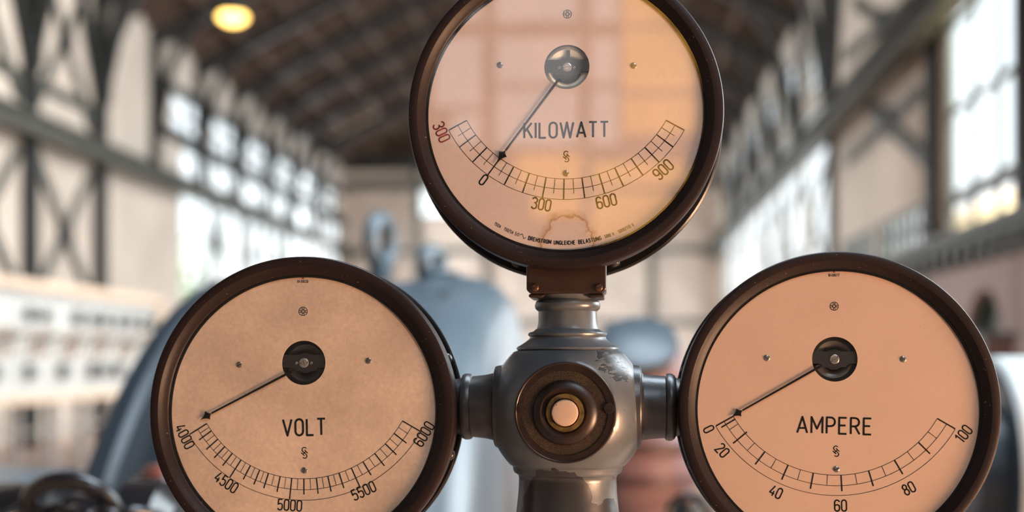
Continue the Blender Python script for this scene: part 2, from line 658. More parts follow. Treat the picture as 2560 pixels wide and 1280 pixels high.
    for q in range(4):
        ca, sa = math.cos(q * pi / 2), math.sin(q * pi / 2)
        for o in (-2.1, 2.1):
            b.ribbon([(ax + (ca * r - sa * o) * u, az + (sa * r + ca * o) * u) for r in (4.6, 10.2)], 1.2 * u, yp)
        b.ribbon([(ax + (ca * 5.2 - sa * o) * u, az + (sa * 5.2 + ca * o) * u) for o in (-3.6, 3.6)], 1.2 * u, yp)
    b.build('approval_mark', M_ink, dial)
    if 'serial' in cfg:
        txt, pos, spos = cfg['serial']
        b = MB()
        put_text(b, txt, L(*pos, yd), 6.6 * u, 0, 1.2 * u, yp, .36, .85)
        b.build('serial_number', M_ink, dial)
        sx, sz = L(*spos, yd)
        b = MB()
        pts = [(sx + (4.6 if i % 2 == 0 else 1.9) * u * math.sin(pi * i / 5), sz + (4.6 if i % 2 == 0 else 1.9) * u * math.cos(pi * i / 5)) for i in range(10)]
        vs = [(sx, yp, sz)] + [(x, yp, z) for x, z in pts]
        b.add(vs, [(0, 1 + (i + 1) % 10, 1 + i) for i in range(10)])
        b.build('star_mark', M_red, dial)
    if 'rating' in cfg:
        cen = L(*cfg['rating_c'], yd)
        b = MB()
        for txt, aa, ab, h, st in cfg['rating']:
            _, w1 = text_strokes(txt, .3, 1.0)
            wf = rad(ab - aa) * 340 / h / w1          # fit each group of words to its stretch of the arc
            put_arc_text(b, txt, cen, 340 * u, aa, h * u, st * u, yp, .3 * wf, wf)
        b.build('rating_lettering', M_ink, dial)
    # dial screws
    for px, py, rr, sa in cfg['screws']:
        x, z = L(px, py, yd)
        b = MB()
        Ms = T((x, yd, z)) @ A
        b.lathe([(rr * u, 0), (rr * u, .8 * u), (rr * .8 * u, 1.9 * u), (rr * .45 * u, 2.6 * u), (0.0001, 2.9 * u)], Ms, 28)
        b.box(-rr * .86 * u, rr * .86 * u, -.8 * u, .8 * u, 1.2 * u, 3.05 * u, 1, Ms @ Matrix.Rotation(rad(sa), 4, 'Z'))
        b.build('dial_screw', [M_steel, M_recess_shade], dial, 50)
    # movement behind the round window
    mv = MB()
    Mh = T((hx, yd, hz)) @ A
    mv.lathe(prof([(rh + 1.5 * u, 3 * u), (rh + 6 * u, 8 * u), (rh + 6 * u, 70 * u), (.0001, 70 * u)]), Mh, 64)
    mvo = mv.build('movement_well', M_recess_shade, g, 40)
    b = MB()
    md = cfg.get('magnet_up', 0)
    for a0_, a1_ in cfg['magnet_arcs']:
        b.lathe(prof([(rh * 1.06, (34 - md) * u), (rh * 1.02, (26 - md) * u), (rh * .84, (20 - md) * u), (rh * .66, (22 - md) * u), (rh * .52, (28 - md) * u), (rh * .46, (34 - md) * u)]), Mh, 30, 0, False, rad(a0_), rad(a1_))
    b.build('magnet', cfg['magnet'], mvo, 40)
    b = MB()
    bh = 20 * u
    b.prism([(hx - rh - 4 * u, hz - bh * .55), (hx - rh * .62, hz - bh * .6), (hx - rh * .5, hz - bh), (hx + rh * .5, hz - bh), (hx + rh * .62, hz - bh * .6), (hx + rh + 4 * u, hz - bh * .55), (hx + rh + 4 * u, hz + bh), (hx - rh - 4 * u, hz + bh)], yd + 5 * u, yd + 10 * u)
    if cfg.get('apron'):
        b.lathe(prof([(.0001, 10 * u), (rh * .70, 10 * u), (rh * .70, 11.2 * u)]), Mh, 40, 0, False, rad(205), rad(335))
        b.box(hx - 1 * u, hx + 8 * u, yd + 9 * u, yd + 13 * u, hz, hz + rh * .8)
    else:
        b.lathe(prof([(rh * .30, 12 * u), (rh * .46, 12 * u), (rh * .46, 20 * u)]), Mh, 40)
    b.build('bridge', M_mech, mvo, 40)
    b = MB()
    b.lathe([(12 * u, -5 * u), (12 * u, -3.4 * u), (11 * u, -2.8 * u), (7 * u, -2.8 * u), (6.4 * u, -3.6 * u), (5.6 * u, -2.2 * u), (.0001, -2.0 * u)], Mh, 36)
    b.box(-5 * u, 5 * u, -.6 * u, .6 * u, -2.6 * u, -1.8 * u, 1, Mh @ Matrix.Rotation(rad(cfg.get('bear', 15)), 4, 'Z'))
    for s in (-1, 1):
        b.disc(1.5 * u, -2.7 * u, Mh @ T((s * 9.2 * math.cos(rad(cfg.get('pin', 5))) * u, s * 9.2 * math.sin(rad(cfg.get('pin', 5))) * u, 0)), 12, 1)
    b.build('pivot_bearing', [M_nickel, M_recess_shade], mvo, 40)
    for s in cfg.get('bridge_screws', (-18.5, 18.5)):
        b = MB()
        Mq = Mh @ T((s * u, -.5 * u, 0))
        b.lathe([(3.6 * u, -5 * u), (3.4 * u, -3.6 * u), (.0001, -3.2 * u)], Mq, 18)
        b.box(-3 * u, 3 * u, -.5 * u, .5 * u, -3.6 * u, -3.1 * u, 1, Mq @ Matrix.Rotation(rad(-40), 4, 'Z'))
        b.build('bridge_screw', [M_nickel, M_recess_shade], mvo, 40)
    # needle
    yn = yd - 4.5 * u
    s0, sc, tip, w0 = cfg['needle']
    p0, p1, p2 = Vector(L(*s0, yn)), Vector(L(*sc, yn)), Vector(L(*tip, yn))
    d = (p1 - p0).normalized()
    d2 = (p2 - p1).normalized()
    nn, n2 = Vector((-d.y, d.x)), Vector((-d2.y, d2.x))
    b = MB()
    e1 = p1 - d * 11 * u
    b.prism([tuple(p0 + nn * w0 * u), tuple(p0 - nn * w0 * u), tuple(e1 - nn * w0 * .72 * u), tuple(e1 + nn * w0 * .72 * u)], yn - .6 * u, yn + .6 * u)
    b.build('needle_probe', M_needle, None)
    bpy.data.objects.remove(bpy.data.objects['needle_probe'])
    lt = (p2 - p1).length
    out = []
    sd = cfg.get('star', 12.5) * u
    def q(t0, t1, ax0, ax1, nrm, c=.22, n=6):
        # concave quarter between two star points
        A0, B0 = ax0 * t0, ax1 * t1
        C0 = (A0 + B0) * c
        return [p1 + A0 * (1 - t) ** 2 + C0 * 2 * t * (1 - t) + B0 * t ** 2 for t in [i / n for i in range(n)]]
    out += q(lt, sd, d2, n2, 0) + q(sd, 12 * u, n2, -d, 0) + q(12 * u, sd, -d, -n2, 0) + q(sd, lt, -n2, d2, 0)
    b.prism([tuple(v) for v in out], yn - .7 * u, yn + .7 * u)
    # the arm bends back into the movement
    q0 = p0 - d * 10 * u
    b.bar((p0.x, yn, p0.y), (q0.x, yn + 9 * u, q0.y), 2.2 * w0 * u, 1.6 * u, 0, (0, 1, 0))
    fix_normals(b.build('needle', M_needle, g))
    # casing, rear flange, casing screws
    dep = cfg.get('depth', 205)
    b = MB()
    b.lathe(prof([(R - 24 * u, 60 * u), (R - 13 * u, 72 * u), (R - 12 * u, (dep - 40) * u), (R - 14 * u, (dep - 32) * u), (R - 14 * u, dep * u), (.001, dep * u)]), A, 128)
    fix_normals(b.build('casing', M_casing, g, 35))
    b = MB()
    e_ = cfg.get('flange', 2)
    b.lathe(prof([(R - 16 * u, (dep - 34) * u), (R + (e_ - 6) * u, (dep - 36) * u), (R + (e_ - 1) * u, (dep - 33) * u), (R + e_ * u, (dep - 27) * u), (R + (e_ - 1) * u, (dep - 21) * u), (R + (e_ - 5) * u, (dep - 18) * u), (R + (e_ - 4) * u, (dep - 14) * u), (R + (e_ - 3) * u, (dep - 8) * u), (R + (e_ - 7) * u, dep * u), (R - 16 * u, dep * u)]), A, 128)
    fix_normals(b.build('rear_flange', M_flange, g, 35))
    for a in cfg['casing_screws']:
        b = MB()
        aa = rad(a)
        Mq = T(((R - 13 * u) * math.sin(aa), 112 * u, (R - 13 * u) * math.cos(aa))) @ Vector((0, 0, 1)).rotation_difference(Vector((math.sin(aa), 0, math.cos(aa)))).to_matrix().to_4x4()
        b.lathe([(14 * u, 0), (13.6 * u, 6 * u), (11 * u, 11.5 * u), (6 * u, 14.5 * u), (.0001, 15.5 * u)], Mq, 26)
        b.box(-12 * u, 12 * u, -1.3 * u, 1.3 * u, 10 * u, 15.9 * u, 1, Mq)
        b.build('casing_screw', [M_casing, M_recess_shade], g, 45)
    return g, R, (cx, cz), u

def mids(t, ra, rb, w):
    return [((a + b) / 2, ra, rb, w) for a, b in zip(t, t[1:])]

# voltmeter
va = [-58.1, -53.8, -48.5, -43.4, -38.3, -32.8, -27.3, -22.1, -17.4, -11.3, -5.4, .7, 7, 12.8, 18.6, 25.2, 31.8, 38.9, 46, 52.7, 60.1]
vt = [(a, 287, 339 if i % 5 == 0 else 326, 3.0) for i, a in enumerate(va)]
vt = sorted(vt + mids(va, 287, 314, 1.2))
volt_cfg = dict(dial_r=332.5, band=23, hub=(759, 907), hub_r=55, radii=(287, 314, 340), ticks=vt,
    mat=dial_mat('aged_paper_dial', (.90, .675, .49), .26),
    numbers=[('4000', (462.5, 1091), -62, 26, 0), ('4500', (566, 1206), -33, 26, 0), ('5000', (724.5, 1263), -3, 26, 0), ('5500', (909, 1227), 25, 26, 0), ('6000', (1060, 1085), 58, 26, 0)],
    word=('VOLT', (760.5, 1068), 40, 106, 1.5, 5.2), emblem=(761, 1132), mark=(758, 778.5), serial=('848826', (757.4, 703.5), (757.4, 695)),
    screws=[(598.6, 912, 7.6, 30), (921, 902, 7.6, 40), (761, 1176, 7.6, 70)],
    magnet=M_magnet, magnet_arcs=[(20, 160), (200, 340)], needle=((728, 929), (519, 1038), (500, 1050), 3.0), casing_screws=[69, 107], bear=-70, pin=8)
g1, R1, c1, u1 = gauge('voltmeter', 'round brown-rimmed gauge reading VOLT, its needle resting just above 4000', 371.5, 1138, ('top', 638.5), 1024, 2.0, volt_cfg)

# ammeter
aa = [-60.3, -50, -36.8, -23.7, -10.8, 2.7, 16.3, 29.9, 44.5, 59.4]
at = [(a, 297, 348 if i in (0, 9) else 338, 3.4) for i, a in enumerate(aa)] + [(-58.6, 297, 338, 3.4)]
at += [(a, 297, 324, 1.3) for a in (-55.8, -43.4, -30.2, -17.2, -3.9, 9.6, 23, 37.4, 51.5)]
at.sort()
amp_cfg = dict(dial_r=355, band=24, hub=(2087, 898), hub_r=57.5, radii=(297, 324, 349), ticks=at,
    mat=dial_mat('clean_paper_dial', (.71, .49, .355), .06),
    numbers=[('0', (1772, 1073), -63, 27, 0), ('20', (1806, 1126), -48, 27, 0), ('40', (1940, 1230), -25, 27, 0), ('60', (2101.5, 1264), 1, 28, 0), ('80', (2272, 1221), 28, 27, 0), ('100', (2409, 1085), 52, 27, 0)],
    word=('AMPERE', (2085.5, 1064), 41, 186, -1.3, 5.0), emblem=(2090, 1128), mark=(2085.5, 765.5), serial=('848877', (2085, 688), (2085, 679)), dot=(1866, 1081),
    screws=[(1917, 895, 8, -30), (2257.6, 898, 8, -30), (2091, 1173, 8, 20)],
    magnet=pm('magnet_grey_steel', (.16, .15, .13), .35, .6, .3, 60), magnet_arcs=[(15, 172), (200, 345)], needle=((2047, 918), (1847, 1031), (1828, 1043), 3.0), casing_screws=[-75, -112], bear=20, pin=35, bridge_screws=())
g2, R2, c2, u2 = gauge('ammeter', 'round brown-rimmed gauge reading AMPERE with a peach dial, needle at 0', 1696.5, 2506, ('top', 626), 1028, 2.0, amp_cfg)

# wattmeter
ka = [-62.2, -53.4, -44.7, -36, -27.7, -19.1, -10.3, -1.2, 7.8, 16.5, 25, 34.4, 43.2, 51.9, 60.5]
kt = sorted([(a, 286, 337.5, 3.0) for a in ka] + mids(ka, 286, 324, 1.4))
kw_cfg = dict(dial_r=346.5, band=24, hub=(1417, 167), hub_r=57, radii=(286, 311.5, 338), ticks=kt,
    mat=dial_mat('stained_paper_dial', (.80, .62, .515), .10, stain=(.003, -.131, .024, .026)),
    numbers=[('300', (1104, 330), -66, 29, 1), ('0', (1209, 449.6), -37, 28, 0), ('300', (1353.5, 510.6), -10, 28, 0), ('600', (1516, 503), 13, 29, 0), ('900', (1658, 424), 42, 29, 0)],
    word=('KILOWATT', (1415.5, 325), 38.5, 211, 0, 5.0), emblem=(1415.5, 391.5), mark=(1418.5, 35.4),
    rating_c=(1415, 272),
    rating=[('150A.', -31.7, -28.4, 7.5, 1.1), ('150/5A', -27, -22.8, 8, 1.1), ('50', -22, -20.2, 8, 1.1), ('~', -19.7, -17, 10, 1.2),
            ('DREHSTROM', -15.9, -6.2, 9.3, 2.0), ('UNGLEICHE', -4.9, 3.9, 9.3, 2.0), ('BELASTUNG', 5.4, 15, 9.3, 2.0),
            ('5000 V.', 16.7, 21, 7.5, 1.1), ('5000/110 V.', 22.8, 30.1, 8, 1.1)],
    screws=[(1250, 163, 8, 80), (1584, 164, 8, 10), (1415, 433.5, 8, 88)],
    magnet=M_magnet2, magnet_up=8.5, magnet_arcs=[(25, 155), (190, 350)], apron=True, needle=((1393, 203), (1257, 385), (1239, 411), 3.2), casing_screws=[161, 199], bear=10, pin=8, flange=10)
g3, R3, c3, u3 = gauge('wattmeter', 'topmost round gauge reading KILOWATT, with window reflections in its glass', 1018.5, 1811.5, ('bottom', 674), 280, 3.2, kw_cfg)

# ------------------------------------------------------------------ stand
YS = .052
SC = P(1421, 1025, YS)
sk = (YS + 1.25) / F                                     # metres per pixel at the stand axis
ax0 = P(1419, 1025, YS).x
def zz(py):
    return P(1419, py, YS).z
PATCH1 = tuple(Vector((ax0 - .012, YS - .05, zz(1262))) - Vector((ax0, YS, 0)))
PATCH2 = tuple(Vector((ax0 + .046, YS - .045, zz(915))) - Vector((ax0, YS, 0)))
PATCH3 = tuple(Vector((ax0 + .045, YS - .03, zz(1290))) - Vector((ax0, YS, 0)))
M_paint = paint_mat()
st = empty('gauge_stand', (ax0, YS, 0), 'grey cast-iron column whose round hub carries three gauges and a cream push button', 'stand')
def local(v):
    return (v[0] - ax0, v[1] - YS, v[2])
b = MB()
sph = [(math.sqrt(max(0, 198 ** 2 - (y - 1025) ** 2)), y) for y in range(880, 1162, 7)]
pr = [(72, 742), (73, 776), (74, 800), (76, 814), (79, 823), (86, 829), (96, 831.5), (99, 835), (98.5, 839), (94, 842), (97, 848), (104, 854), (117, 863), (123, 866), (127, 869), (127.5, 873), (124, 876)]
pr += sph + [(139, 1163), (137, 1166), (136, 1174), (133, 1180), (125, 1185), (122, 1190), (121.5, 1198), (123, 1230), (126, 1260), (129, 1285), (134, 1340), (144, 1420), (160, 1520)]
pl = [(r * sk, zz(y)) for r, y in pr]
zb = pl[-1][1]
pl += [(.075, zb - .2), (.082, .5), (.09, .25), (.11, .12), (.16, .07), (.2, .05), (.21, .03), (.21, 0), (.001, 0)]
b.lathe(pl, None, 160)
b.v = [(x, max(y, -.0655) if z > zz(1170) else y, z) for x, y, z in b.v]     # flat boss for the cover plate
fix_normals(b.build('column', M_paint, st, 28))
# side arms with collars
M_arm_shade = pm('arm_shaded_paint', (.045, .04, .039), .34, 0, .25, 40, .25, 60, .55)  # paint darkened to put the left arm's shade into the colour
zc = zz(1017)
def arm(sign, lst, name, mat):
    b = MB()
    pp = []
    for x, r in lst:
        wx = P(x, 1017, YS).x - ax0
        pp.append((r * sk, sign * wx))
    M = T((0, 0, zc)) @ (RX if sign > 0 else Matrix.Rotation(-pi / 2, 4, 'Y'))
    b.lathe(pp, M, 72)
    return fix_normals(b.build(name, mat, st, 30))
arm(-1, [(1266, 108), (1257, 106), (1255, 104), (1246, 103), (1240, 101), (1238, 96), (1237, 87), (1233, 84), (1215, 80), (1180, 76), (1176, 76)], 'arm', M_arm_shade)
arm(-1, [(1183, 70), (1182, 77), (1179, 81), (1173, 83), (1164, 83), (1158, 80), (1156, 74), (1150, 70), (1140, 69), (1122, 72), (1110, 76)], 'collar', M_arm_shade)
arm(1, [(1580, 106), (1588, 104), (1598, 103), (1602, 100), (1603, 95), (1604, 86), (1608, 82), (1630, 79), (1662, 77), (1666, 77)], 'arm', M_arm_shade)
arm(1, [(1661, 70), (1662, 78), (1665, 82), (1671, 84), (1680, 83), (1686, 79), (1689, 73), (1697, 71), (1712, 72), (1728, 76)], 'collar', M_arm_shade)
# neck collar and block under the top gauge
b = MB()
b.lathe([(70 * sk, zz(782)), (76 * sk, zz(776.5)), (80 * sk, zz(773)), (82 * sk, zz(766)), (82 * sk, zz(760)), (79 * sk, zz(754)), (74 * sk, zz(751)), (72 * sk, zz(749)), (76 * sk, zz(745)), (82 * sk, zz(739)), (84 * sk, zz(732)), (84 * sk, zz(725))], None, 96)
fix_normals(b.build('collar', M_paint, st, 35))
b = MB()
xa, xb = P(1316, 700, .016).x - ax0, P(1516, 700, .016).x - ax0
zt, z0 = c3[1] - R3 + .022, P(1416, 734, .016).z
y0, y1 = .016 - YS, .092 - YS
ch = .004
b.prism([(xa + ch, z0), (xb - ch, z0), (xb, z0 + ch), (xb, zt), (xa, zt), (xa, z0 + ch)], y0, y1)
b.prism([(xa + .002, z0 - .0035), (xa + .016, z0 - .0045), (xa + .02, z0), (xa + .002, z0)], y0 + .003, y1 - .003)
b.prism([(xb - .016, z0 - .0045), (xb - .002, z0 - .0035), (xb - .002, z0), (xb - .02, z0)], y0 + .003, y1 - .003)
blk = fix_normals(b.build('mounting_block', M_brown, st))
bv = blk.modifiers.new('edge', 'BEVEL')
bv.width = .0016
bv.segments = 2
def slot_screw(name, c, r, ang, mat, parent, hgt=.0022):
    b = MB()
    Ms = T(c) @ RY
    b.lathe([(r, -.001), (r, hgt * .5), (r * .85, hgt * .85), (r * .4, hgt), (.0001, hgt * 1.05)], Ms, 28)
    b.box(-r * .9, r * .9, -r * .1, r * .1, hgt * .5, hgt * 1.12, 1, Ms @ Matrix.Rotation(rad(ang), 4, 'Z'))
    b.build(name, [mat, M_recess_shade], parent, 50)
M_bscrew = pm('brown_screw', (.10, .05, .03), .3, .4, .2, 100)
for px in (1337, 1497):
    v = local(P(px, 719, .016))
    slot_screw('block_screw', v, 10 * sk, 30, M_bscrew, blk)
# round front plate with push button
def knurl_mat():
    m = bpy.data.materials.new('knurled_bronze')
    n, l = nodes_of(m)
    b = n['Principled BSDF']
    tc = n.new('ShaderNodeTexCoord')
    hs = []
    for rot in (45, -45):
        mp = n.new('ShaderNodeMapping')
        mp.inputs['Rotation'].default_value = (0, rad(rot), 0)
        w = n.new('ShaderNodeTexWave')
        w.inputs['Scale'].default_value = 260
        l.new(tc.outputs['Object'], mp.inputs['Vector'])
        l.new(mp.outputs[0], w.inputs['Vector'])
        hs.append(w.outputs['Fac'])
    mu = n.new('ShaderNodeMath')
    mu.operation = 'MULTIPLY'
    l.new(hs[0], mu.inputs[0])
    l.new(hs[1], mu.inputs[1])
    bp = n.new('ShaderNodeBump')
    bp.inputs['Strength'].default_value = .8
    bp.inputs['Distance'].default_value = .0008
    l.new(mu.outputs[0], bp.inputs['Height'])
    l.new(bp.outputs['Normal'], b.inputs['Normal'])
    r = n.new('ShaderNodeValToRGB')
    r.color_ramp.elements[0].color = (.012, .007, .005, 1)
    r.color_ramp.elements[1].color = (.085, .045, .018, 1)
    nz = n.new('ShaderNodeTexNoise')
    nz.inputs['Scale'].default_value = 45
    l.new(tc.outputs['Object'], nz.inputs['Vector'])
    ad = n.new('ShaderNodeMath')
    ad.operation = 'MULTIPLY_ADD'
    ad.inputs[1].default_value = .6
    l.new(mu.outputs[0], ad.inputs[0])
    l.new(nz.outputs['Fac'], ad.inputs[2])
    sb = n.new('ShaderNodeMath')
    sb.operation = 'SUBTRACT'
    sb.inputs[1].default_value = .3
    l.new(ad.outputs[0], sb.inputs[0])
    l.new(sb.outputs[0], r.inputs['Fac'])
    l.new(r.outputs['Color'], b.inputs['Base Color'])
    b.inputs['Roughness'].default_value = .42
    b.inputs['Metallic'].default_value = .35
    return m
M_bronze = pm('brown_bronze', (.020, .010, .007), .36, .2, .35, 60, .1, 90, .6)
M_brass = pm('tarnished_brass', (.22, .15, .055), .38, .7, .35, 120, .1, 200)
M_button = pm('cream_button', (.56, .39, .28), .28, 0, .06, 40, .0, 90, .5, specks=(420, .72, (.25, .1, .04)))
yf = -.072
pk = (YS + yf + 1.25) / F
zp = zz(1024.5)
Mp = T((0, yf, zp)) @ RY
b = MB()
b.lathe([(122 * pk, -.02), (127 * pk, -.012), (127 * pk, -.0012), (125.8 * pk, 0), (123 * pk, .0002), (121 * pk, -.0004), (107 * pk, -.0006), (106 * pk, -.0014)], Mp, 128)
b.lathe([(106 * pk, -.0014), (82 * pk, -.0014)], Mp, 128, 1)
b.lathe([(82 * pk, -.0014), (80 * pk, -.0002), (74 * pk, .0016), (66 * pk, .003), (62 * pk, .0034), (60 * pk, .0026), (55 * pk, .001), (50 * pk, -.0002), (47 * pk, -.001)], Mp, 128)
plate = fix_normals(b.build('cover_plate', [M_bronze, knurl_mat()], st, 30))
for px, ang in ((1305, 50), (1523, 0)):
    v = local(P(px, 1021, YS + yf))
    slot_screw('plate_screw', (v[0], yf, v[2]), 13.5 * pk, -ang, M_bronze, plate, .0007)
b = MB()
b.lathe([(49 * pk, -.003), (48.5 * pk, .0012), (47 * pk, .0022), (40 * pk, .0024), (36.5 * pk, .0018), (36 * pk, -.006)], Mp, 64)
fix_normals(b.build('button_ring', M_brass, plate, 35))
b = MB()
b.lathe([(33.5 * pk, -.006), (33.5 * pk, .006), (33 * pk, .0075), (31 * pk, .0086), (28 * pk, .009), (.0001, .0086)], Mp, 64)
fix_normals(b.build('push_button', M_button, plate, 35))

# ------------------------------------------------------------------ hall
XL, XR = -10.2, 4.0
YB, YE = -13.0, 45.65
ZE = 9.0
XRG, ZR = (XL + XR) / 2, 9.0 + .5 * (XR - XL) / 2
D = lambda d: d - 1.25            # distance from the camera -> world Y

M_cream = pm('cream_panels', (.63, .575, .51), .8, 0, .10, .6, .1, 6)
M_beige = pm('beige_plaster', (.62, .52, .45), .85, 0, .08, .4, .1, 6)
M_pink = pm('pink_plaster', (.68, .60, .63), .85, 0, .08, .5, .1, 6)
M_iron = pm('dark_painted_iron', (.026, .029, .029), .5, 0, .2, 4, spec=.25)
M_irong = pm('green_grey_iron', (.075, .08, .07), .5, 0, .2, 3, spec=.3)
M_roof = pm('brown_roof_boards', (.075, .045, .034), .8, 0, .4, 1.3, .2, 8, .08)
M_joist = pm('brown_joists', (.12, .085, .07), .7, 0, .4, 3, spec=.1)
M_frame = pm('window_frame_iron', (.09, .11, .11), .5)
M_pane = glass('window_pane', (.97, .99, 1.0), .5)
M_pale = pm('pale_light_bracing', (.70, .62, .55), .6)

def tile_mat():
    m = bpy.data.materials.new('floor_tiles')
    n, l = nodes_of(m)
    b = n['Principled BSDF']
    tc = n.new('ShaderNodeTexCoord')
    br = n.new('ShaderNodeTexBrick')
    br.offset = 0
    br.inputs['Scale'].default_value = 1
    br.inputs['Brick Width'].default_value = .3
    br.inputs['Row Height'].default_value = .3
    br.inputs['Mortar Size'].default_value = .008
    br.inputs['Color1'].default_value = (.42, .25, .17, 1)
    br.inputs['Color2'].default_value = (.48, .32, .24, 1)
    br.inputs['Mortar'].default_value = (.15, .12, .1, 1)
    l.new(tc.outputs['Object'], br.inputs['Vector'])
    l.new(br.outputs['Color'], b.inputs['Base Color'])
    b.inputs['Roughness'].default_value = .4
    return m
struct(MB().box(XL - .6, XR + .6, YB - .4, YE + .4, -.2, 0).build('floor', tile_mat()))

def wall_x(name, x0, x1, ya, yb, za, zb, holes, mat, extra=None):
    """wall lying along Y between x0 and x1, with rectangular holes (y0,y1,z0,z1)"""
    ys = sorted({ya, yb, *[h[0] for h in holes], *[h[1] for h in holes]})
    zs = sorted({za, zb, *[h[2] for h in holes], *[h[3] for h in holes]})
    ys = [y for y in ys if ya <= y <= yb]
    zs = [z for z in zs if za <= z <= zb]
    b = MB()
    for i in range(len(ys) - 1):
        runs = []
        for j in range(len(zs) - 1):
            ym, zm = (ys[i] + ys[i + 1]) / 2, (zs[j] + zs[j + 1]) / 2
            if any(h[0] < ym < h[1] and h[2] < zm < h[3] for h in holes):
                continue
            if runs and abs(runs[-1][1] - zs[j]) < 1e-6:
                runs[-1][1] = zs[j + 1]
            else:
                runs.append([zs[j], zs[j + 1]])
        for z_0, z_1 in runs:
            b.box(x0, x1, ys[i], ys[i + 1], z_0, z_1)
    if extra:
        extra(b)
    return struct(b.build(name, mat))

WN = [0]
def window_x(x, h, ny, nz, bar=.05, mat=M_frame, pane=M_pane, dp=.04):
    """glazed window filling hole h in a wall at x: frame with bars and its pane"""
    WN[0] += 1
    y0, y1, z0, z1 = h
    b = MB()
    fr = .07
    b.box(x - dp, x + dp, y0, y0 + fr, z0, z1).box(x - dp, x + dp, y1 - fr, y1, z0, z1)
    b.box(x - dp, x + dp, y0, y1, z0, z0 + fr).box(x - dp, x + dp, y0, y1, z1 - fr, z1)
    for i in range(1, ny):
        y = y0 + (y1 - y0) * i / ny
        b.box(x - dp * .6, x + dp * .6, y - bar / 2, y + bar / 2, z0, z1)
    for i in range(1, nz):
        z = z0 + (z1 - z0) * i / nz
        b.box(x - dp * .6, x + dp * .6, y0, y1, z - bar / 2, z + bar / 2)
    o = struct(b.build('window_%d' % WN[0], mat))
    MB().box(x - .004, x + .004, y0, y1, z0, z1).build('pane', pane, o)
    return o

# left wall: blank panels near, tall glazing further down the hall
holesL = []
for k in range(7):
    y = D(28.9 + 2.5 * k)
    holesL.append((y + .06, y + 2.44, 1.2, 6.6))
for k in range(6):
    y = D(28.0 + 3 * k)
    holesL.append((y + .35, y + 2.65, 6.85, 7.75))
wall_x('wall_left', XL - .12, XL, YB, YE, 0, ZE, holesL, M_cream)
for h in holesL[:7]:
    window_x(XL - .05, h, 2, 5, .05)
for h in holesL[7:]:
    window_x(XL - .05, h, 2, 2, .10)

# right wall: pink arcade below, cream panels and big windows above
holesR = [(D(12.5), D(15.35), 2.95, 8.6), (D(16.3), D(19.2), 2.95, 3.55), (D(19.5), D(22.2), 2.95, 3.55)]
far = []
for k in range(6):
    y = D(23.4 + 3.6 * k)
    far.append((y + .06, y + 3.54, .9, 6.5))
    far.append((y + .8, y + 2.7, 6.8, 8.1))
holesR += far
nearR = (D(3.2), D(8.6), 1.0, 6.4)
holesR += [nearR]
holesR += [(D(12.7), D(14.2), .9, 2.25), (D(16.6), D(18.6), .3, 2.4)]
wall_x('wall_right', XR, XR + .1, YB, YE, 0, ZE, holesR, M_cream)
window_x(XR + .045, (holesR[0][0], holesR[0][1], 3.4, 8.6), 3, 5, .07)
window_x(XR + .045, (holesR[0][0], holesR[0][1], 2.95, 3.4), 3, 1, .07)
window_x(XR + .045, holesR[1], 7, 2, .12)
window_x(XR + .045, holesR[2], 7, 2, .12)
window_x(XR + .045, nearR, 5, 5, .07)
for h in far:
    window_x(XR + .018, h, 2, 4, .06, M_frame, M_pane, .014)
arches = [(D(12.7), D(14.2), .9, 2.25), (D(16.6), D(18.6), .3, 2.4)]
def spandrels(b):
    for y0, y1, z0, z1 in arches:
        r = (y1 - y0) / 2
        yc = (y0 + y1) / 2
        for s in (-1, 1):
            pts = [(yc + s * r, z1 - r), (yc + s * r, z1)] + [(yc + s * r * math.sin(pi / 2 * i / 10), z1 - r + r * math.cos(pi / 2 * i / 10)) for i in range(11)]
            n = len(pts)
            v = [(XR - .13, y, z) for y, z in pts] + [(XR - .02, y, z) for y, z in pts]
            f = [tuple(range(n)), tuple(range(2 * n - 1, n - 1, -1))] + [(i, (i + 1) % n, (i + 1) % n + n, i + n) for i in range(n)]
            b.add(v, f)
wall_x('wall_right_dado', XR - .13, XR - .001, D(9), D(22.7), 0, 2.9, arches, M_pink, spandrels)
M_green = glass('old_green_glass', (.10, .16, .14), 1.6, .1)
for h in arches:
    window_x(XR + .045, h, 3, 3, .06, M_iron, M_green)
b = MB()
b.box(XR - .35, XR + .0, D(9), D(22.7), 2.82, 2.9)
b.box(XR - .28, XR + .0, D(9), D(22.7), 2.74, 2.82)
for i in range(30):
    y = D(9.2) + i * .45
    b.box(XR - .26, XR - .131, y, y + .16, 2.52, 2.74)
struct(b.build('trim_1', M_irong))

# end wall with gable
hw = (P(1048, 500, YE).x, P(1150, 500, YE).x, P(0, 553, YE).z, P(0, 468, YE).z)
b = MB()
b.box(XL, hw[0], YE, YE + .3, 0, ZE).box(hw[1], XR, YE, YE + .3, 0, ZE)
b.box(hw[0], hw[1], YE, YE + .3, 0, hw[2]).box(hw[0], hw[1], YE, YE + .3, hw[3], ZE)
struct(b.build('wall_back', M_beige))
struct(MB().prism([(XL, ZE), (XR, ZE), (XRG, ZR)], YE, YE + .3).build('wall_gable', M_roof))
struct(MB().box(XL, XR, YE - .3, YE - .2, ZE - .35, ZE + .15).build('trim_7', M_iron))
WN[0] += 1
b = MB()
b.box(hw[0], hw[1], YE + .1, YE + .2, hw[2], hw[2] + .08).box(hw[0], hw[1], YE + .1, YE + .2, hw[3] - .08, hw[3])
b.box(hw[0], hw[0] + .08, YE + .1, YE + .2, hw[2], hw[3]).box(hw[1] - .08, hw[1], YE + .1, YE + .2, hw[2], hw[3])
o = struct(b.build('window_%d' % WN[0], M_frame))
MB().box(hw[0], hw[1], YE + .14, YE + .15, hw[2], hw[3]).build('pane', M_pane, o)
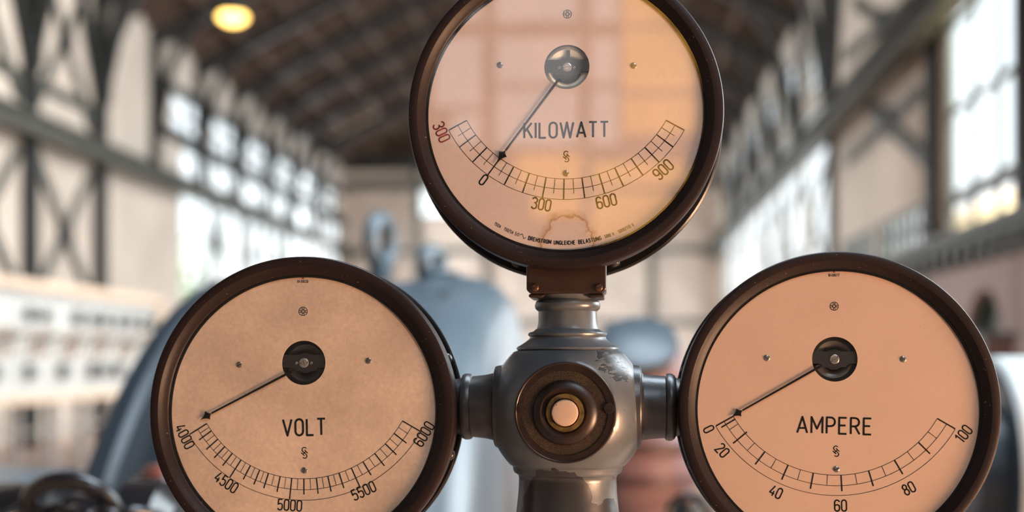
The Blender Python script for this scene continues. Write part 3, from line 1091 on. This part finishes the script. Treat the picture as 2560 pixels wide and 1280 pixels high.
# posts and beams on the end wall
b = MB()
for x in (-7.35, -4.7, -1.6, 1.5):
    b.box(x - .11, x + .11, YE - .2, YE, 0, ZE)
for z, h_ in ((8.12, .17), (5.6, .1), (2.9, .1)):
    b.box(XL, XR, YE - .16, YE, z - h_, z + h_)
struct(b.build('trim_2', M_irong))
b = MB()
xs = [XL, -7.35, -4.7, -1.6, 1.5, XR]
for i in range(5):
    for z_0, z_1 in ((2.9, 5.6), (5.6, 8.15)):
        b.bar((xs[i], YE - .06, z_0), (xs[i + 1], YE - .06, z_1), .08, .1, 0, (0, 1, 0))
        b.bar((xs[i], YE - .09, z_1), (xs[i + 1], YE - .09, z_0), .08, .1, 0, (0, 1, 0))
struct(b.build('trim_3', M_pale))

# wall behind the camera; its windows and added amber panes show in the glass of the top gauge
MW = T((c3[0], 0, c3[1])) @ Matrix.Rotation(-rad(3.2), 4, 'X')
NRM = (MW.to_3x3() @ Vector((0, -1, 0))).normalized()
YW = -12.9
def refl(px, py):
    """where a sight line mirrored in the top gauge's glass meets the wall behind the camera"""
    o, d = CAM, ray(px, py)
    p0 = MW @ Vector((0, 18 * u3, 0))
    t = (p0 - o).dot(NRM) / d.dot(NRM)
    h = o + d * t
    r = d - NRM * (2 * d.dot(NRM))
    s = (YW - h.y) / r.y
    q = h + r * s
    return q.x, q.z
struct(MB().box(XL - .3, XR + .3, YB - .3, YB, 0, ZE).prism([(XL, ZE), (XR, ZE), (XRG, ZR)], YB - .3, YB).build('wall_front', M_beige))
M_litw = emit('lit_window_daylight', (1.0, .95, .97), 2.7)
M_amber_glow = emit('amber_glow_panes', (1.0, .47, .08), 4.4)  # added glow for the orange in the top gauge's reflection
def lit_window(rects, mat):
    WN[0] += 1
    fr, pn = MB(), MB()
    for a, b_, c, d_ in rects:
        x0, z1 = refl(a, c)
        x1, z0 = refl(b_, d_)
        x0, x1 = min(x0, x1), max(x0, x1)
        z0, z1 = min(z0, z1), max(z0, z1)
        t = .05
        pn.box(x0, x1, YW - .03, YW, z0, z1)
        fr.box(x0 - t, x0, YW - .08, YW + .04, z0 - t, z1 + t).box(x1, x1 + t, YW - .08, YW + .04, z0 - t, z1 + t)
        fr.box(x0, x1, YW - .08, YW + .04, z0 - t, z0).box(x0, x1, YW - .08, YW + .04, z1, z1 + t)
    o = struct(fr.build('window_%d' % WN[0], M_frame))
    pn.build('pane', mat, o)
lit_window([(1090, 1205, -120, 55), (1090, 1205, 95, 270), (1130, 1205, 280, 360), (1240, 1445, -120, 55), (1240, 1445, 95, 210), (1240, 1445, 225, 365), (1478, 1545, -120, 55), (1478, 1545, 95, 210), (1478, 1545, 225, 365)], M_litw)
lit_window([(1556, 1740, -120, 60), (1556, 1740, 75, 230), (1556, 1740, 240, 335), (1290, 1455, 385, 470), (1480, 1720, 405, 470), (1330, 1455, 480, 545), (1480, 1690, 480, 600)], M_amber_glow)  # made-up panes, only there for the orange part of the reflection

# roof
def roof_z(x):
    return ZE + .5 * (x - XL if x < XRG else XR - x)
b = MB()
for xa_, xb_ in ((XL - .5, XRG), (XR + .5, XRG)):
    za_ = roof_z(xa_) if xa_ < XRG else roof_z(xa_)
    v = [(xa_, YB - .3, za_), (XRG, YB - .3, ZR), (XRG, YE + .3, ZR), (xa_, YE + .3, za_)]
    v += [(x, y, z + .15) for x, y, z in v]
    b.add(v, [(0, 1, 2, 3), (7, 6, 5, 4), (0, 4, 5, 1), (2, 6, 7, 3), (1, 5, 6, 2), (0, 3, 7, 4)])
struct(b.build('ceiling', M_roof))
b = MB()
k = 0
while True:
    y = D(9.4) + .75 * k
    if y > YE - .2:
        break
    k += 1
    for xe in (XL, XR):
        b.bar((xe, y, roof_z(xe) - .09), (XRG, y, ZR - .09), .16, .2)
struct(b.build('trim_4', M_joist))
b = MB()
for i in range(1, 6):
    for s, xe in ((1, XL), (-1, XR)):
        x = xe + s * 7.1 * i / 6
        b.box(x - .07, x + .07, D(9), YE, roof_z(x) - .34, roof_z(x) - .18)
struct(b.build('trim_5', M_joist))

def on_roof(px, py, drop):
    d = ray(px, py)
    k = ZE - drop - .5 * XL
    t = (k + .5 * CAM.x - CAM.z) / (d.z - .5 * d.x)
    return CAM + d * t
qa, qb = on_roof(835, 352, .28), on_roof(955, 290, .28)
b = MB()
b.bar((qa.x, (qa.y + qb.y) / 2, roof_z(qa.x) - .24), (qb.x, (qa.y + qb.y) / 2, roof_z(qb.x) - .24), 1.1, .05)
struct(b.build('trim_9', pm('roof_lit_strip', (.62, .47, .34), .7)))  # pale strip painted in as a lit part of the far roof

# steel columns with knee braces and roof ribs
def column(side, d, w, z0, label, group, zk=6.6):
    s = 1 if side == 'L' else -1
    xw = XL if side == 'L' else XR
    y = D(d)
    dp = .09 if side == 'L' else .06
    o = Vector((xw + s * (dp + .01), y, 0))
    e = empty('steel_column' if z0 == 0 else 'roof_bracket', (o.x, y, z0), label, 'column' if z0 == 0 else 'bracket', group)
    b = MB()
    # I section: web and two flanges
    b.box(-.03, .03, -w / 2, w / 2, 0, ZE - .1 - z0)
    b.box(-dp, -dp + .03, -w / 2 - .03, w / 2 + .03, 0, ZE - .1 - z0)
    b.box(dp - .03, dp, -w / 2 - .03, w / 2 + .03, 0, ZE - .1 - z0)
    b.box(-dp, dp, -w / 2 - .06, w / 2 + .06, 0, .12)
    b.build('post', M_iron, e)
    # curved knee brace up to the rafters
    b = MB()
    pts = []
    for i in range(9):
        t = pi / 2 * i / 8 * .8
        X = 2.1 * (1 - math.cos(t))
        Z = zk - z0 + (9.35 - zk) * math.sin(t) / math.sin(pi * .4)
        pts.append((s * (X + dp), 0, Z))
    for p, q in zip(pts, pts[1:]):
        b.bar(p, q, w, .15, 0, (s, 0, .3))
    b.bar((s * dp, 0, zk - .05 - z0), (s * .62, 0, roof_z(xw + s * .6) - z0 - .3), .08, .09, 0, (0, 1, 0))
    b.build('knee_brace', M_iron, e)
    if z0 == 0:
        for k in (-1, 1):            # struts along the wall make the Y at the column head
            b = MB()
            b.bar((0, k * .06, zk), (0, k * 1.0, 8.75), .12, .16, 0, (1, 0, 0))
            b.build('wall_strut', M_iron, e)
    b = MB()
    b.bar((s * -.05, 0, roof_z(xw) - .42 - z0), (XRG - o.x, 0, ZR - .45 - z0), .2, .26)
    b.build('roof_rib', M_iron, e)
    return e
GL, GR = 'steel columns along the left wall', 'steel columns along the right wall'
base = column('L', 12.05, .26, 0, 'dark steel column with curved knee brace standing on the left wall', GL)
for d in (15.05, 18.05, 21.05, 24.05):
    c = copy_tree(base)
    c.location.y = D(d)
base = column('L', 27.05, .16, 5.72, 'dark curved roof bracket springing above the far left girder', 'roof brackets above the far left windows')
for d in (30.05, 33.05, 36.05, 39.05, 42.05):
    c = copy_tree(base)
    c.location.y = D(d)
base = column('R', 12.33, .2, 0, 'dark steel column with curved knee brace standing on the right wall', GR, 5.8)
for d in (15.8, 22.9):
    c = copy_tree(base)
    c.location.y = D(d)
base = column('R', 26.8, .12, 5.72, 'dark curved roof bracket springing above the far right girder', 'roof brackets above the far right windows', 5.85)
for d in (30.4, 34.0, 37.6, 41.2):
    c = copy_tree(base)
    c.location.y = D(d)
b = MB()
b.box(XL + .0, XL + .07, D(9), D(24.05), 6.3, 6.5)
b.box(XL + .0, XL + .07, D(9), D(24.05), 2.5, 2.62)
struct(b.build('trim_6', M_irong))
struct(MB().box(XL, XL + .2, D(27.2), YE - .3, 6.6, 6.84).box(XL, XL + .12, D(27.2), YE - .3, 7.76, 7.9).build('trim_8', M_iron))

# crossed bracing between columns
def brace(side, d0, d1, z0, z1, label, group, w=.16):
    s = 1 if side == 'L' else -1
    x = (XL if side == 'L' else XR) + s * .022
    y0, y1 = D(d0) + .16, D(d1) - .16
    e = empty('cross_brace', (x, (y0 + y1) / 2, (z0 + z1) / 2), label, 'brace', group)
    hy, hz = (y1 - y0) / 2, (z1 - z0) / 2
    MB().bar((0, -hy, -hz), (0, hy, hz), w * 1.4, .04, 0, (1, 0, 0)).build('diagonal', M_irong, e)
    MB().bar((s * .045, -hy, hz), (s * .045, hy, -hz), w * 1.4, .04, 0, (1, 0, 0)).build('diagonal', M_irong, e)
    b = MB()
    b.lathe([(.0001, .0), (.24, .0), (.24, .09), (.0001, .09)], RX if s > 0 else Matrix.Rotation(-pi / 2, 4, 'Y'), 20)
    b.build('gusset_plate', M_iron, e)
    return e
lb = 'grey steel X brace between two columns on the left wall'
for d0, d1 in ((18.2, 20.9), (21.2, 23.9), (15.2, 17.9)):
    for z_0, z_1, tx in ((2.6, 5.1, 'below the girder'), (6.0, 8.9, 'above the girder')):
        brace('L', d0, d1, z_0, z_1, lb + ' ' + tx, 'left wall braces ' + tx)
for d0, d1 in ((30.2, 32.9), (33.2, 35.9), (36.2, 38.9)):
    brace('L', d0, d1, 3.0, 6.0, 'grey steel X brace in front of the tall left windows', 'braces over the left windows', .1)
def brace_lines(l1, l2, label):
    """two crossing flats lying against the right wall, given by the sight lines to their ends"""
    x = XR - .022
    q = [PX(px, py, x) for px, py in (*l1, *l2)]
    c = sum(q, Vector()) / 4
    e = empty('cross_brace', c, label, 'brace')
    MB().bar(q[0] - c, q[1] - c, .2, .04, 0, (1, 0, 0)).build('diagonal', M_irong, e)
    sh = Vector((-.045, 0, 0))
    MB().bar(q[2] - c + sh, q[3] - c + sh, .2, .04, 0, (1, 0, 0)).build('diagonal', M_irong, e)
    # plate where they cross
    a_, b_, c_, d_ = [Vector((v.y - c.y, v.z - c.z)) for v in q]
    r_, s_ = b_ - a_, d_ - c_
    den = r_.x * s_.y - r_.y * s_.x
    t = ((c_ - a_).x * s_.y - (c_ - a_).y * s_.x) / den
    m = a_ + r_ * t
    b = MB()
    b.lathe([(.0001, .0), (.2, .0), (.2, .09), (.0001, .09)], T((.02, m.x, m.y)) @ Matrix.Rotation(-pi / 2, 4, 'Y'), 20)
    b.build('gusset_plate', M_iron, e)
brace_lines(((2112, 142), (2283, -4)), ((2142, 2), (2290, 114)), 'grey steel X brace on the right wall above the girder')
brace_lines(((2120, 400), (2300, 232)), ((2175, 262), (2318, 398)), 'grey steel X brace on the right wall just below the girder')
for d0, d1 in ((23.2, 26.6), (27.0, 30.2), (30.6, 33.8)):
    brace('R', d0, d1, 3.0, 5.2, 'grey steel X brace in front of the far right windows', 'braces over the right windows', .12)

# crane girders
for side, lab in (('L', 'long grey-green crane girder running along the left wall'), ('R', 'long grey-green crane girder running along the right wall')):
    s = 1 if side == 'L' else -1
    x = (XL if side == 'L' else XR) + s * .38
    b = MB()
    ya, yb = D(8), YE
    b.box(x - .03, x + .03, ya, yb, 5.32, 5.68).box(x - .15, x + .15, ya, yb, 5.62, 5.7).box(x - .15, x + .15, ya, yb, 5.3, 5.38)
    tag(b.build('crane_girder', M_irong), lab, 'girder')

# hanging lamp
lp = P(582, 47, D(21))
e = empty('hanging_lamp', lp, 'small glowing yellow lamp hanging under the dark roof', 'lamp')
b = MB()
b.lathe([(.0001, -.10), (.12, -.08), (.22, -.02), (.25, .03), (.2, .09), (.0001, .12)], None, 28)
b.build('bulb', emit('lamp_glow', (1.0, .62, .16), 7.0), e, 60)
b = MB()
b.lathe([(.29, .05), (.24, .13), (.1, .2), (.05, .3)], None, 28)
b.build('lamp_shade', M_iron, e, 60)
b = MB().tube([(0, 0, .28), (0, 0, roof_z(lp.x) - lp.z - .1)], .02, 8)
b.build('cord', M_iron, e)

# ------------------------------------------------------------------ switchboard
XS = -7.0
M_marble = pm('white_marble', (.50, .53, .52), .4, 0, .06, 3, .0)
M_creamf = pm('cream_wood_frame', (.72, .58, .44), .5, 0, .1, 4)
e = empty('switchboard', (XS, D(15.5), 0), 'long pale marble switchboard with dark meters and knife switches, behind the big generator', 'switchboard')
ya, yb = D(12.4), D(18.75)
oy = D(15.5)
b = MB()
for z_0, z_1 in ((2.34, 2.46), (.98, 1.08)):
    b.box(-.1, .12, ya - oy, yb - oy, z_0, z_1)
for y in (ya, yb):
    b.box(-.1, .12, y - oy - .05, y - oy + .05, .98, 2.46)
b.build('frame', M_creamf, e)
b = MB()
nP = 7
pw = (yb - ya) / nP
for i in range(nP + 1):
    y = ya + i * pw - oy
    b.box(-.05, .05, y - .045, y + .045, 0, .98)
for z in (.3, .62):
    b.box(-.04, .04, ya - oy, yb - oy, z, z + .03)
b.build('under_frame', pm('grey_iron_rack', (.30, .28, .27), .5), e)
M_meter = pm('black_meter', (.02, .022, .022), .35)
M_copper = pm('copper_bars', (.45, .25, .12), .4, .7)
for i in range(nP):
    y0 = ya + i * pw - oy
    pan = MB().box(-.03, .03, y0 + .012, y0 + pw - .012, 1.08, 2.34).build('panel', M_marble, e)
    yc = y0 + pw / 2
    for z, q in ((2.05, (-.2, .2)), (1.36, (-.22, .2))):
        for dy in q:
            if random.random() < .22:
                continue
            r = random.uniform(.075, .115)
            m_ = MB().lathe([(r, 0), (r, .07), (r * .85, .09), (.0001, .09)], T((.03, yc + dy, z)) @ RX, 24)
            m_.build('meter', M_meter, pan, 40)
    for dy in (-.22, 0, .22):
        b = MB()
        zc_ = 1.70 + random.uniform(-.03, .03)
        b.box(.03, .06, yc + dy - .03, yc + dy + .03, zc_ - .16, zc_ - .1, 1)
        b.box(.03, .06, yc + dy - .03, yc + dy + .03, zc_ + .1, zc_ + .16, 1)
        b.bar((.06, yc + dy, zc_ - .13), (.1, yc + dy, zc_ + .13), .03, .02, 1, (1, 0, 0))
        b.tube([(.08, yc + dy, zc_ + .05), (.2, yc + dy, zc_ + .08)], .025, 10, 0)
        b.build('knife_switch', [M_meter, M_copper], pan)

# ------------------------------------------------------------------ generator
d0 = 4.5
GY, GR_ = D(d0), 1.8
XA, XB = -.31 * d0, -.345
M_gen = pm('blue_grey_enamel', (.10, .138, .165), .28, 0, .08, 3, .05, 30, .5)
M_gend = pm('dark_blue_enamel', (.030, .044, .058), .4, 0, .1, 3, .05, 30, .5)
M_gen2 = pm('slate_blue_enamel', (.06, .08, .102), .36, 0, .08, 3, .05, 30, .5)
e = empty('generator', (XB, GY, 0), 'large blue-grey half-drum generator housing behind the VOLT gauge', 'machine')
MG = T((0, 0, 0)) @ RX
def half(prof, name, mat, parent, n=96):
    """half drum standing on the floor, axis along X: profile of (x, r)"""
    b = MB()
    b.lathe([(r, x - XB) for x, r in prof], RX, n, 0, False, pi / 2, 3 * pi / 2)
    return fix_normals(b.build(name, mat, parent, 30))
half([(XA, .4), (XA, 1.76), (XA + .02, 1.79), (XA + .05, 1.8), (XA + .08, 1.8), (XA + .10, 1.785), (XA + .11, 1.62), (XA + .12, .4)], 'end_ring', M_gend, e)
half([(XA + .11, 1.58), (XA + .17, 1.58), (XA + .18, 1.64), (XA + .20, 1.69), (XA + .26, 1.72), (XA + .46, 1.74), (XA + .56, 1.74), (XA + .56, 1.6)], 'winding_cover', M_gen2, e)
half([(XA + .53, 1.6), (XA + .53, 1.75), (XA + .56, 1.775), (-.64, 1.79), (-.60, 1.80), (-.52, 1.8), (-.46, 1.79), (-.41, 1.765), (-.37, 1.72), (XB, 1.64), (XB, .9), (XB - .06, .85), (XB - .06, .3)], 'housing', M_gen, e)
# lifting eye and cap bolt on its top
def topz(x):
    return 1.8
pe = P(951, 690, GY - .05)
b = MB()
hgt, wid = .215, .085
Me = T((pe.x - XB, pe.y - GY, topz(0) - .01)) @ Matrix.Rotation(rad(72), 4, 'Z')
ring = []
b.lathe([(.045, 0), (.045, .03), (.03, .05)], Me, 20)
nseg = 36
pts = [Me @ Vector((.075 * math.cos(2 * pi * i / nseg), 0, .135 + .082 * math.sin(2 * pi * i / nseg))) for i in range(nseg)]
b.tube(pts, .03, 14, 0, True)
b.build('lifting_eye', M_gen, e, 50)
pe = P(1080, 690, GY - .05)
b = MB()
Me = T((pe.x - XB, pe.y - GY, topz(0) - .01)) @ Matrix.Rotation(rad(65), 4, 'Z')
pts = [Me @ Vector((.055 * math.cos(2 * pi * i / nseg), 0, .055 + .045 * math.sin(2 * pi * i / nseg))) for i in range(nseg)]
b.tube(pts, .03, 14, 0, True)
b.box(-.02, .1, -.04, .04, 0, .02, 0, T((pe.x - XB, pe.y - GY, topz(0) - .005)))
b.build('lifting_lug', M_gen, e, 50)
# dark handle slot with plate on the drum
pq = P(1082, 765, GY - .55)
b = MB()
b.box(-.05, .03, -.02, .02, -.012, .012, 1, T((pq.x - XB, pq.y - GY - .02, pq.z)))
b.box(.03, .06, -.03, .02, -.04, .04, 0, T((pq.x - XB, pq.y - GY - .02, pq.z)))
b.build('hatch_handle', [M_gen, M_bronze], e)

# ------------------------------------------------------------------ small machines between and beside
# pump with a grey-blue lid behind the hub
d1 = 4.2
def W(px, py, d):
    return P(px, py, D(d))
q0 = W(1595, 865, d1)
M_pink2 = pm('dull_red_enamel', (.27, .155, .15), .55, 0, .2, 4)
M_lid = pm('grey_blue_lid', (.07, .095, .115), .35, 0, .1, 5)
sc1 = d1 / F
e = empty('pump', (q0.x, q0.y, 0), 'dull red pump with a tilted grey-blue round lid, behind the hub on its right side', 'machine')
b = MB()
b.lathe([(95 * sc1, -.02), (100 * sc1, 0), (97 * sc1, .02), (84 * sc1, .026), (50 * sc1, .034), (.0001, .037)], T((0, -.05, q0.z)) @ Matrix.Rotation(rad(40), 4, 'X'), 48)
b.build('lid', M_lid, e, 40)
b = MB()
zt_ = W(1600, 905, d1).z
b.lathe([(.0001, q0.z + .03), (70 * sc1, q0.z + .03), (95 * sc1, zt_ + .02), (105 * sc1, zt_ - .06), (80 * sc1, zt_ - .13), (75 * sc1, zt_ - .2), (110 * sc1, zt_ - .24), (125 * sc1, zt_ - .34), (118 * sc1, zt_ - .46), (90 * sc1, zt_ - .5), (.1, .6), (.14, .1), (.2, .05), (.2, 0)], T((.03, .13, 0)), 48)
fix_normals(b.build('body', M_pink2, e, 40))
b = MB()
for z in (zt_ - .29, zt_ - .4):
    b.lathe([(118 * sc1, z - .02), (132 * sc1, z - .015), (132 * sc1, z + .015), (118 * sc1, z + .02)], T((.03, .13, 0)), 48)
b.build('band', pm('dark_red_band', (.12, .06, .055), .5), e, 40)
# handwheel
d2 = 3.1
q1 = W(1722, 1290, d2)
e = empty('handwheel', (q1.x, q1.y, 0), 'dark round handwheel on a spindle, at the lower left of the AMPERE gauge', 'handwheel')
b = MB()
pts = [(.05 * math.cos(2 * pi * i / 32), 0, q1.z + .05 * math.sin(2 * pi * i / 32)) for i in range(32)]
b.tube(pts, .011, 10, 0, True)
b.build('rim', M_flange, e, 60)
b = MB()
for i in range(3):
    a = pi / 2 + 2 * pi * i / 3
    b.tube([(0, .0, q1.z), (.05 * math.cos(a), 0, q1.z + .05 * math.sin(a))], .006, 8)
b.tube([(0, -.015, q1.z), (0, .09, q1.z)], .013, 12)
b.build('spokes', M_flange, e, 60)
MB().lathe([(.03, q1.z + .02), (.035, q1.z), (.03, .9), (.04, .2), (.09, .05), (.09, 0)], T((0, .09, 0)), 24).build('pedestal', M_gend, e, 40)

# white motor at right edge
d3 = 4.0
q2 = W(2472, 892, d3)
r3 = .0894 * d3
zc3 = q2.z - r3
e = empty('motor', (q2.x, q2.y, 0), 'white round motor casing with a dark end, at the right behind the AMPERE gauge', 'machine')
M_white = pm('white_enamel', (.68, .72, .70), .35, 0, .05, 3)
b = MB()
b.lathe([(r3 * .96, -.005), (r3, .01), (r3, .12), (r3 * 1.02, .15), (r3 * 1.02, .7), (r3 * .9, .76), (.001, .76)], T((0, 0, zc3)) @ RX, 80)
b.build('casing', M_white, e, 40)
b = MB()
b.lathe([(r3 * .97, .004), (r3 * .93, -.012), (r3 * .86, -.004), (r3 * .6, .0), (r3 * .55, -.08), (r3 * .2, -.1), (.0001, -.1)], T((0, 0, zc3)) @ RX, 80)
b.build('end_shield', M_gend, e, 40)
b = MB()
b.box(-.15, .85, -.34, .34, 0, .35).box(-.05, .72, -.25, .25, .35, zc3 - r3 * .72)
b.build('pedestal', M_gend, e)
# dark red chest and green column near the right wall
q3 = W(2480, 890, 10.5)
e = empty('chest', (q3.x, q3.y, 0), 'dark red-brown cabinet standing by the pink wall at far right', 'cabinet')
zt3 = W(2480, 832, 10.5).z
b = MB()
b.box(-.12, .12, -.2, .2, 0, zt3 - .05)
b.build('body', pm('red_brown_wood', (.09, .03, .02), .5), e)
MB().box(-.14, .14, -.22, .22, zt3 - .05, zt3).build('top', pm('dark_wood_top', (.03, .02, .018), .5), e)

# foreground-left dark machinery
d4 = 2.2
q4 = W(150, 1190, d4)
e = empty('exciter', (W(200, 1235, d4).x, D(d4), 0), 'black cable-wrapped machine end with a shiny arched tube, lower left corner', 'machine')
ox = W(200, 1235, d4).x
M_black = pm('black_glossy', (.012, .012, .014), .22, 0, .3, 15, .15, 30, .7)
b = MB()
zt4 = W(200, 1215, d4).z
b.lathe([(.0001, -.24), (.10, -.24), (.12, -.2), (.12, -.08), (.10, -.06), (.10, .03), (.125, .05), (.125, .12), (.09, .15), (.0001, .15)], T((.02, .06, zt4 - .12)) @ RX, 40)
b.build('drum', M_black, e, 40)
b = MB()
cx4, cz4, rr4 = W(215, 1262, d4).x - ox, W(215, 1262, d4).z, 88 * d4 / F
pts = [(cx4 + rr4 * 1.25 * math.cos(rad(a)), -.06 - .03 * math.sin(rad(a)), cz4 + rr4 * .85 * math.sin(rad(a))) for a in range(0, 181, 12)]
b.tube(pts, .016, 12)
b.build('arched_tube', M_black, e, 60)
rng = random.Random(3)
for i in range(5):
    b = MB()
    x0_ = W(60 + 70 * i, 1262, d4).x - ox
    pts = []
    for k in range(13):
        t = k / 12
        pts.append((x0_ + .09 * t, -.1 + .03 * math.sin(3 * t + i), cz4 - .02 + .022 * math.sin(pi * t) + rng.uniform(-.002, .002)))
    b.tube(pts, .011, 10)
    b.build('cable', M_black, e, 60)
MB().box(-.32, .28, -.1, .17, 0, zt4 - .2).build('pedestal', M_gend, e)
# low grey-blue lid behind it
q5 = W(40, 1188, 3.1)
b = MB()
b.box(-.60, .02, -.35, .3, 0, q5.z - .08)
e = empty('low_cover', (q5.x, q5.y, 0), 'low blue-grey machine cover behind the black tube at the lower left', 'cover')
o = b.build('body', M_gend, e)
b = MB()
b.box(-.63, .05, -.38, .33, q5.z - .08, q5.z - .005)
o = b.build('lid', M_gen, e)
mo = o.modifiers.new('edge', 'BEVEL')
mo.width = .03
mo.segments = 4
# small red valve
q6 = W(402, 1205, 2.5)
e = empty('valve', (q6.x, q6.y, 0), 'small red-brown valve peeking out left of the VOLT gauge', 'valve')
b = MB()
b.lathe([(.0001, q6.z + .04), (.03, q6.z + .035), (.045, q6.z + .01), (.045, q6.z - .03), (.03, q6.z - .06), (.02, q6.z - .1), (.02, .1), (.06, .04), (.06, 0)], None, 28)
b.build('body', pm('red_brown_enamel', (.20, .075, .06), .45), e, 40)
b = MB()
b.lathe([(.048, q6.z - .012), (.056, q6.z - .006), (.056, q6.z + .006), (.048, q6.z + .012)], None, 28)
b.build('band', M_black, e, 40)

# ------------------------------------------------------------------ outdoors
M_leaf = pm('green_leaves', (.22, .34, .10), .6, 0, .4, 2)
M_bark = pm('bark', (.09, .07, .05), .8)
def tree(x, y, h, r, n, label, seed):
    rg = random.Random(seed)
    e = empty('tree', (x, y, -.2), label, 'tree')
    b = MB()
    b.lathe([(.2, 0), (.14, h * .4), (.08, h * .8)], None, 12)
    for i in range(7):
        a = rg.uniform(0, 2 * pi)
        z = h * rg.uniform(.4, .75)
        b.tube([(0, 0, z), (r * .4 * math.cos(a), r * .4 * math.sin(a), z + r * .4), (r * .8 * math.cos(a), r * .8 * math.sin(a), z + r * .55)], .04, 6)
    b.build('trunk', M_bark, e)
    b = MB()
    for i in range(n):
        d = Vector((rg.gauss(0, 1), rg.gauss(0, 1), rg.gauss(0, 1))).normalized() * (rg.random() ** .45) * r
        c = Vector((0, 0, h * .75)) + Vector((d.x, d.y, d.z * 1.1))
        s = rg.uniform(.07, .15)
        a, t = rg.uniform(0, 2 * pi), rg.uniform(-.8, .8)
        u_ = Vector((math.cos(a), math.sin(a), t)).normalized() * s
        w_ = u_.cross(Vector((rg.random(), rg.random(), 1))).normalized() * s * .6
        b.add([c - u_, c + w_, c + u_, c - w_], [(0, 1, 2, 3)])
    b.build('foliage', M_leaf, e)
tree(-13.2, D(36), 4.2, 2.0, 1500, 'green leafy tree outside the tall windows of the left wall', 1)
tree(9.5, D(17.5), 7.5, 1.6, 900, 'leafy tree outside the big bright window at right', 2)
e = empty('bright_backdrop_wall', (7.0, D(19), -.25), 'cream wall added outdoors as a bright stand-in for a sunlit canopy, behind the low panes above the pink wall', 'wall')  # made-up wall, bright backdrop in place of a sunlit canopy
MB().box(0, .3, -9, 9, 0, 4.6).build('masonry', pm('cream_render', (.85, .74, .52), .8, 0, .1, 1.5), e)
MB().box(-.06, .36, -9.05, 9.05, 4.6, 4.72).build('coping', M_creamf, e)
struct(MB().box(-60, 60, -60, 120, -.45, -.25).build('ground', pm('pale_gravel', (.45, .43, .38), .9)))

# ------------------------------------------------------------------ light
w = bpy.data.worlds.new('sky')
S.world = w
w.use_nodes = True
wn, wl = w.node_tree.nodes, w.node_tree.links
bg = wn['Background']
tcw = wn.new('ShaderNodeTexCoord')
sx = wn.new('ShaderNodeSeparateXYZ')
rw = wn.new('ShaderNodeValToRGB')
rw.color_ramp.elements[0].position = .0
rw.color_ramp.elements[0].color = (1, 1, .98, 1)
rw.color_ramp.elements[1].position = .6
rw.color_ramp.elements[1].color = (.72, .88, 1, 1)
wl.new(tcw.outputs['Generated'], sx.inputs[0])
wl.new(sx.outputs['Z'], rw.inputs['Fac'])
wl.new(rw.outputs['Color'], bg.inputs['Color'])
bg.inputs['Strength'].default_value = 2.2

def area(name, loc, target, sx_, sy_, power, col, spread=180):
    ld = bpy.data.lights.new(name, 'AREA')
    ld.shape = 'RECTANGLE'
    ld.size, ld.size_y = sx_, sy_
    ld.energy = power
    ld.color = col
    ld.spread = rad(spread)
    o = bpy.data.objects.new(name, ld)
    COL.objects.link(o)
    o.location = loc
    o.rotation_euler = (Vector(target) - Vector(loc)).to_track_quat('-Z', 'Y').to_euler()
    return o
WARM, COOL = (1.0, .58, .33), (.72, .86, 1.0)
area('floor_bounce_fill', (3.5, -1.45, .2), (0, 0, 1.5), 1.5, 1.1, 465, WARM)  # added fill in place of warm light bouncing off a sunlit floor
area('cool_front_fill', (1.5, -2.2, 4.6), (0, 0, 1.55), 1.6, 1.6, 62, COOL)  # added cool fill from above, no window at this spot
area('overhead_fill', (.7, 1.9, 6.5), (.15, .1, 1.4), 3, 3, 420, COOL)  # added cool fill below the closed roof, which has no skylight
area('left_daylight', (XL - 2.2, D(37), 4.6), (XR, D(30), 3), 18, 7, 3900, (.92, .97, 1))
area('right_daylight', (XR + 2.6, D(33), 4.6), (XL, D(30), 3.5), 22, 7, 3600, (.95, .97, 1))
area('right_window_daylight', (XR + 2.8, D(13.6), 6), (-6, D(14.5), 2.5), 4, 5, 650, (1, .97, .92))
area('near_window_daylight', (XR + 1.6, D(5.5), 4.2), (-.5, D(3.0), 1.4), 4, 5, 800, (.9, .96, 1))
area('left_wall_fill', (0, D(14), 9.3), (XL, D(23), 6), 5, 5, 2500, (1, .96, .92))  # added lamp floating under the roof, brightens the left wall
area('backdrop_fill', (4.7, D(18), 6.2), (7.0, D(18), 3.0), 12, 1.2, 2000, (1, .88, .66))  # added lamp in place of the sun, aimed at the outdoor wall

S.view_settings.view_transform = 'Standard'
S.view_settings.look = 'None'
S.view_settings.gamma = 1
S.view_settings.exposure = 0
S.view_settings.use_curve_mapping = False
S.cycles.use_denoising = True
S.cycles.max_bounces = 8
S.cycles.diffuse_bounces = 3
S.cycles.glossy_bounces = 3
S.cycles.transparent_max_bounces = 10
S.cycles.caustics_reflective = False
S.cycles.caustics_refractive = False
S.cycles.sample_clamp_indirect = 6
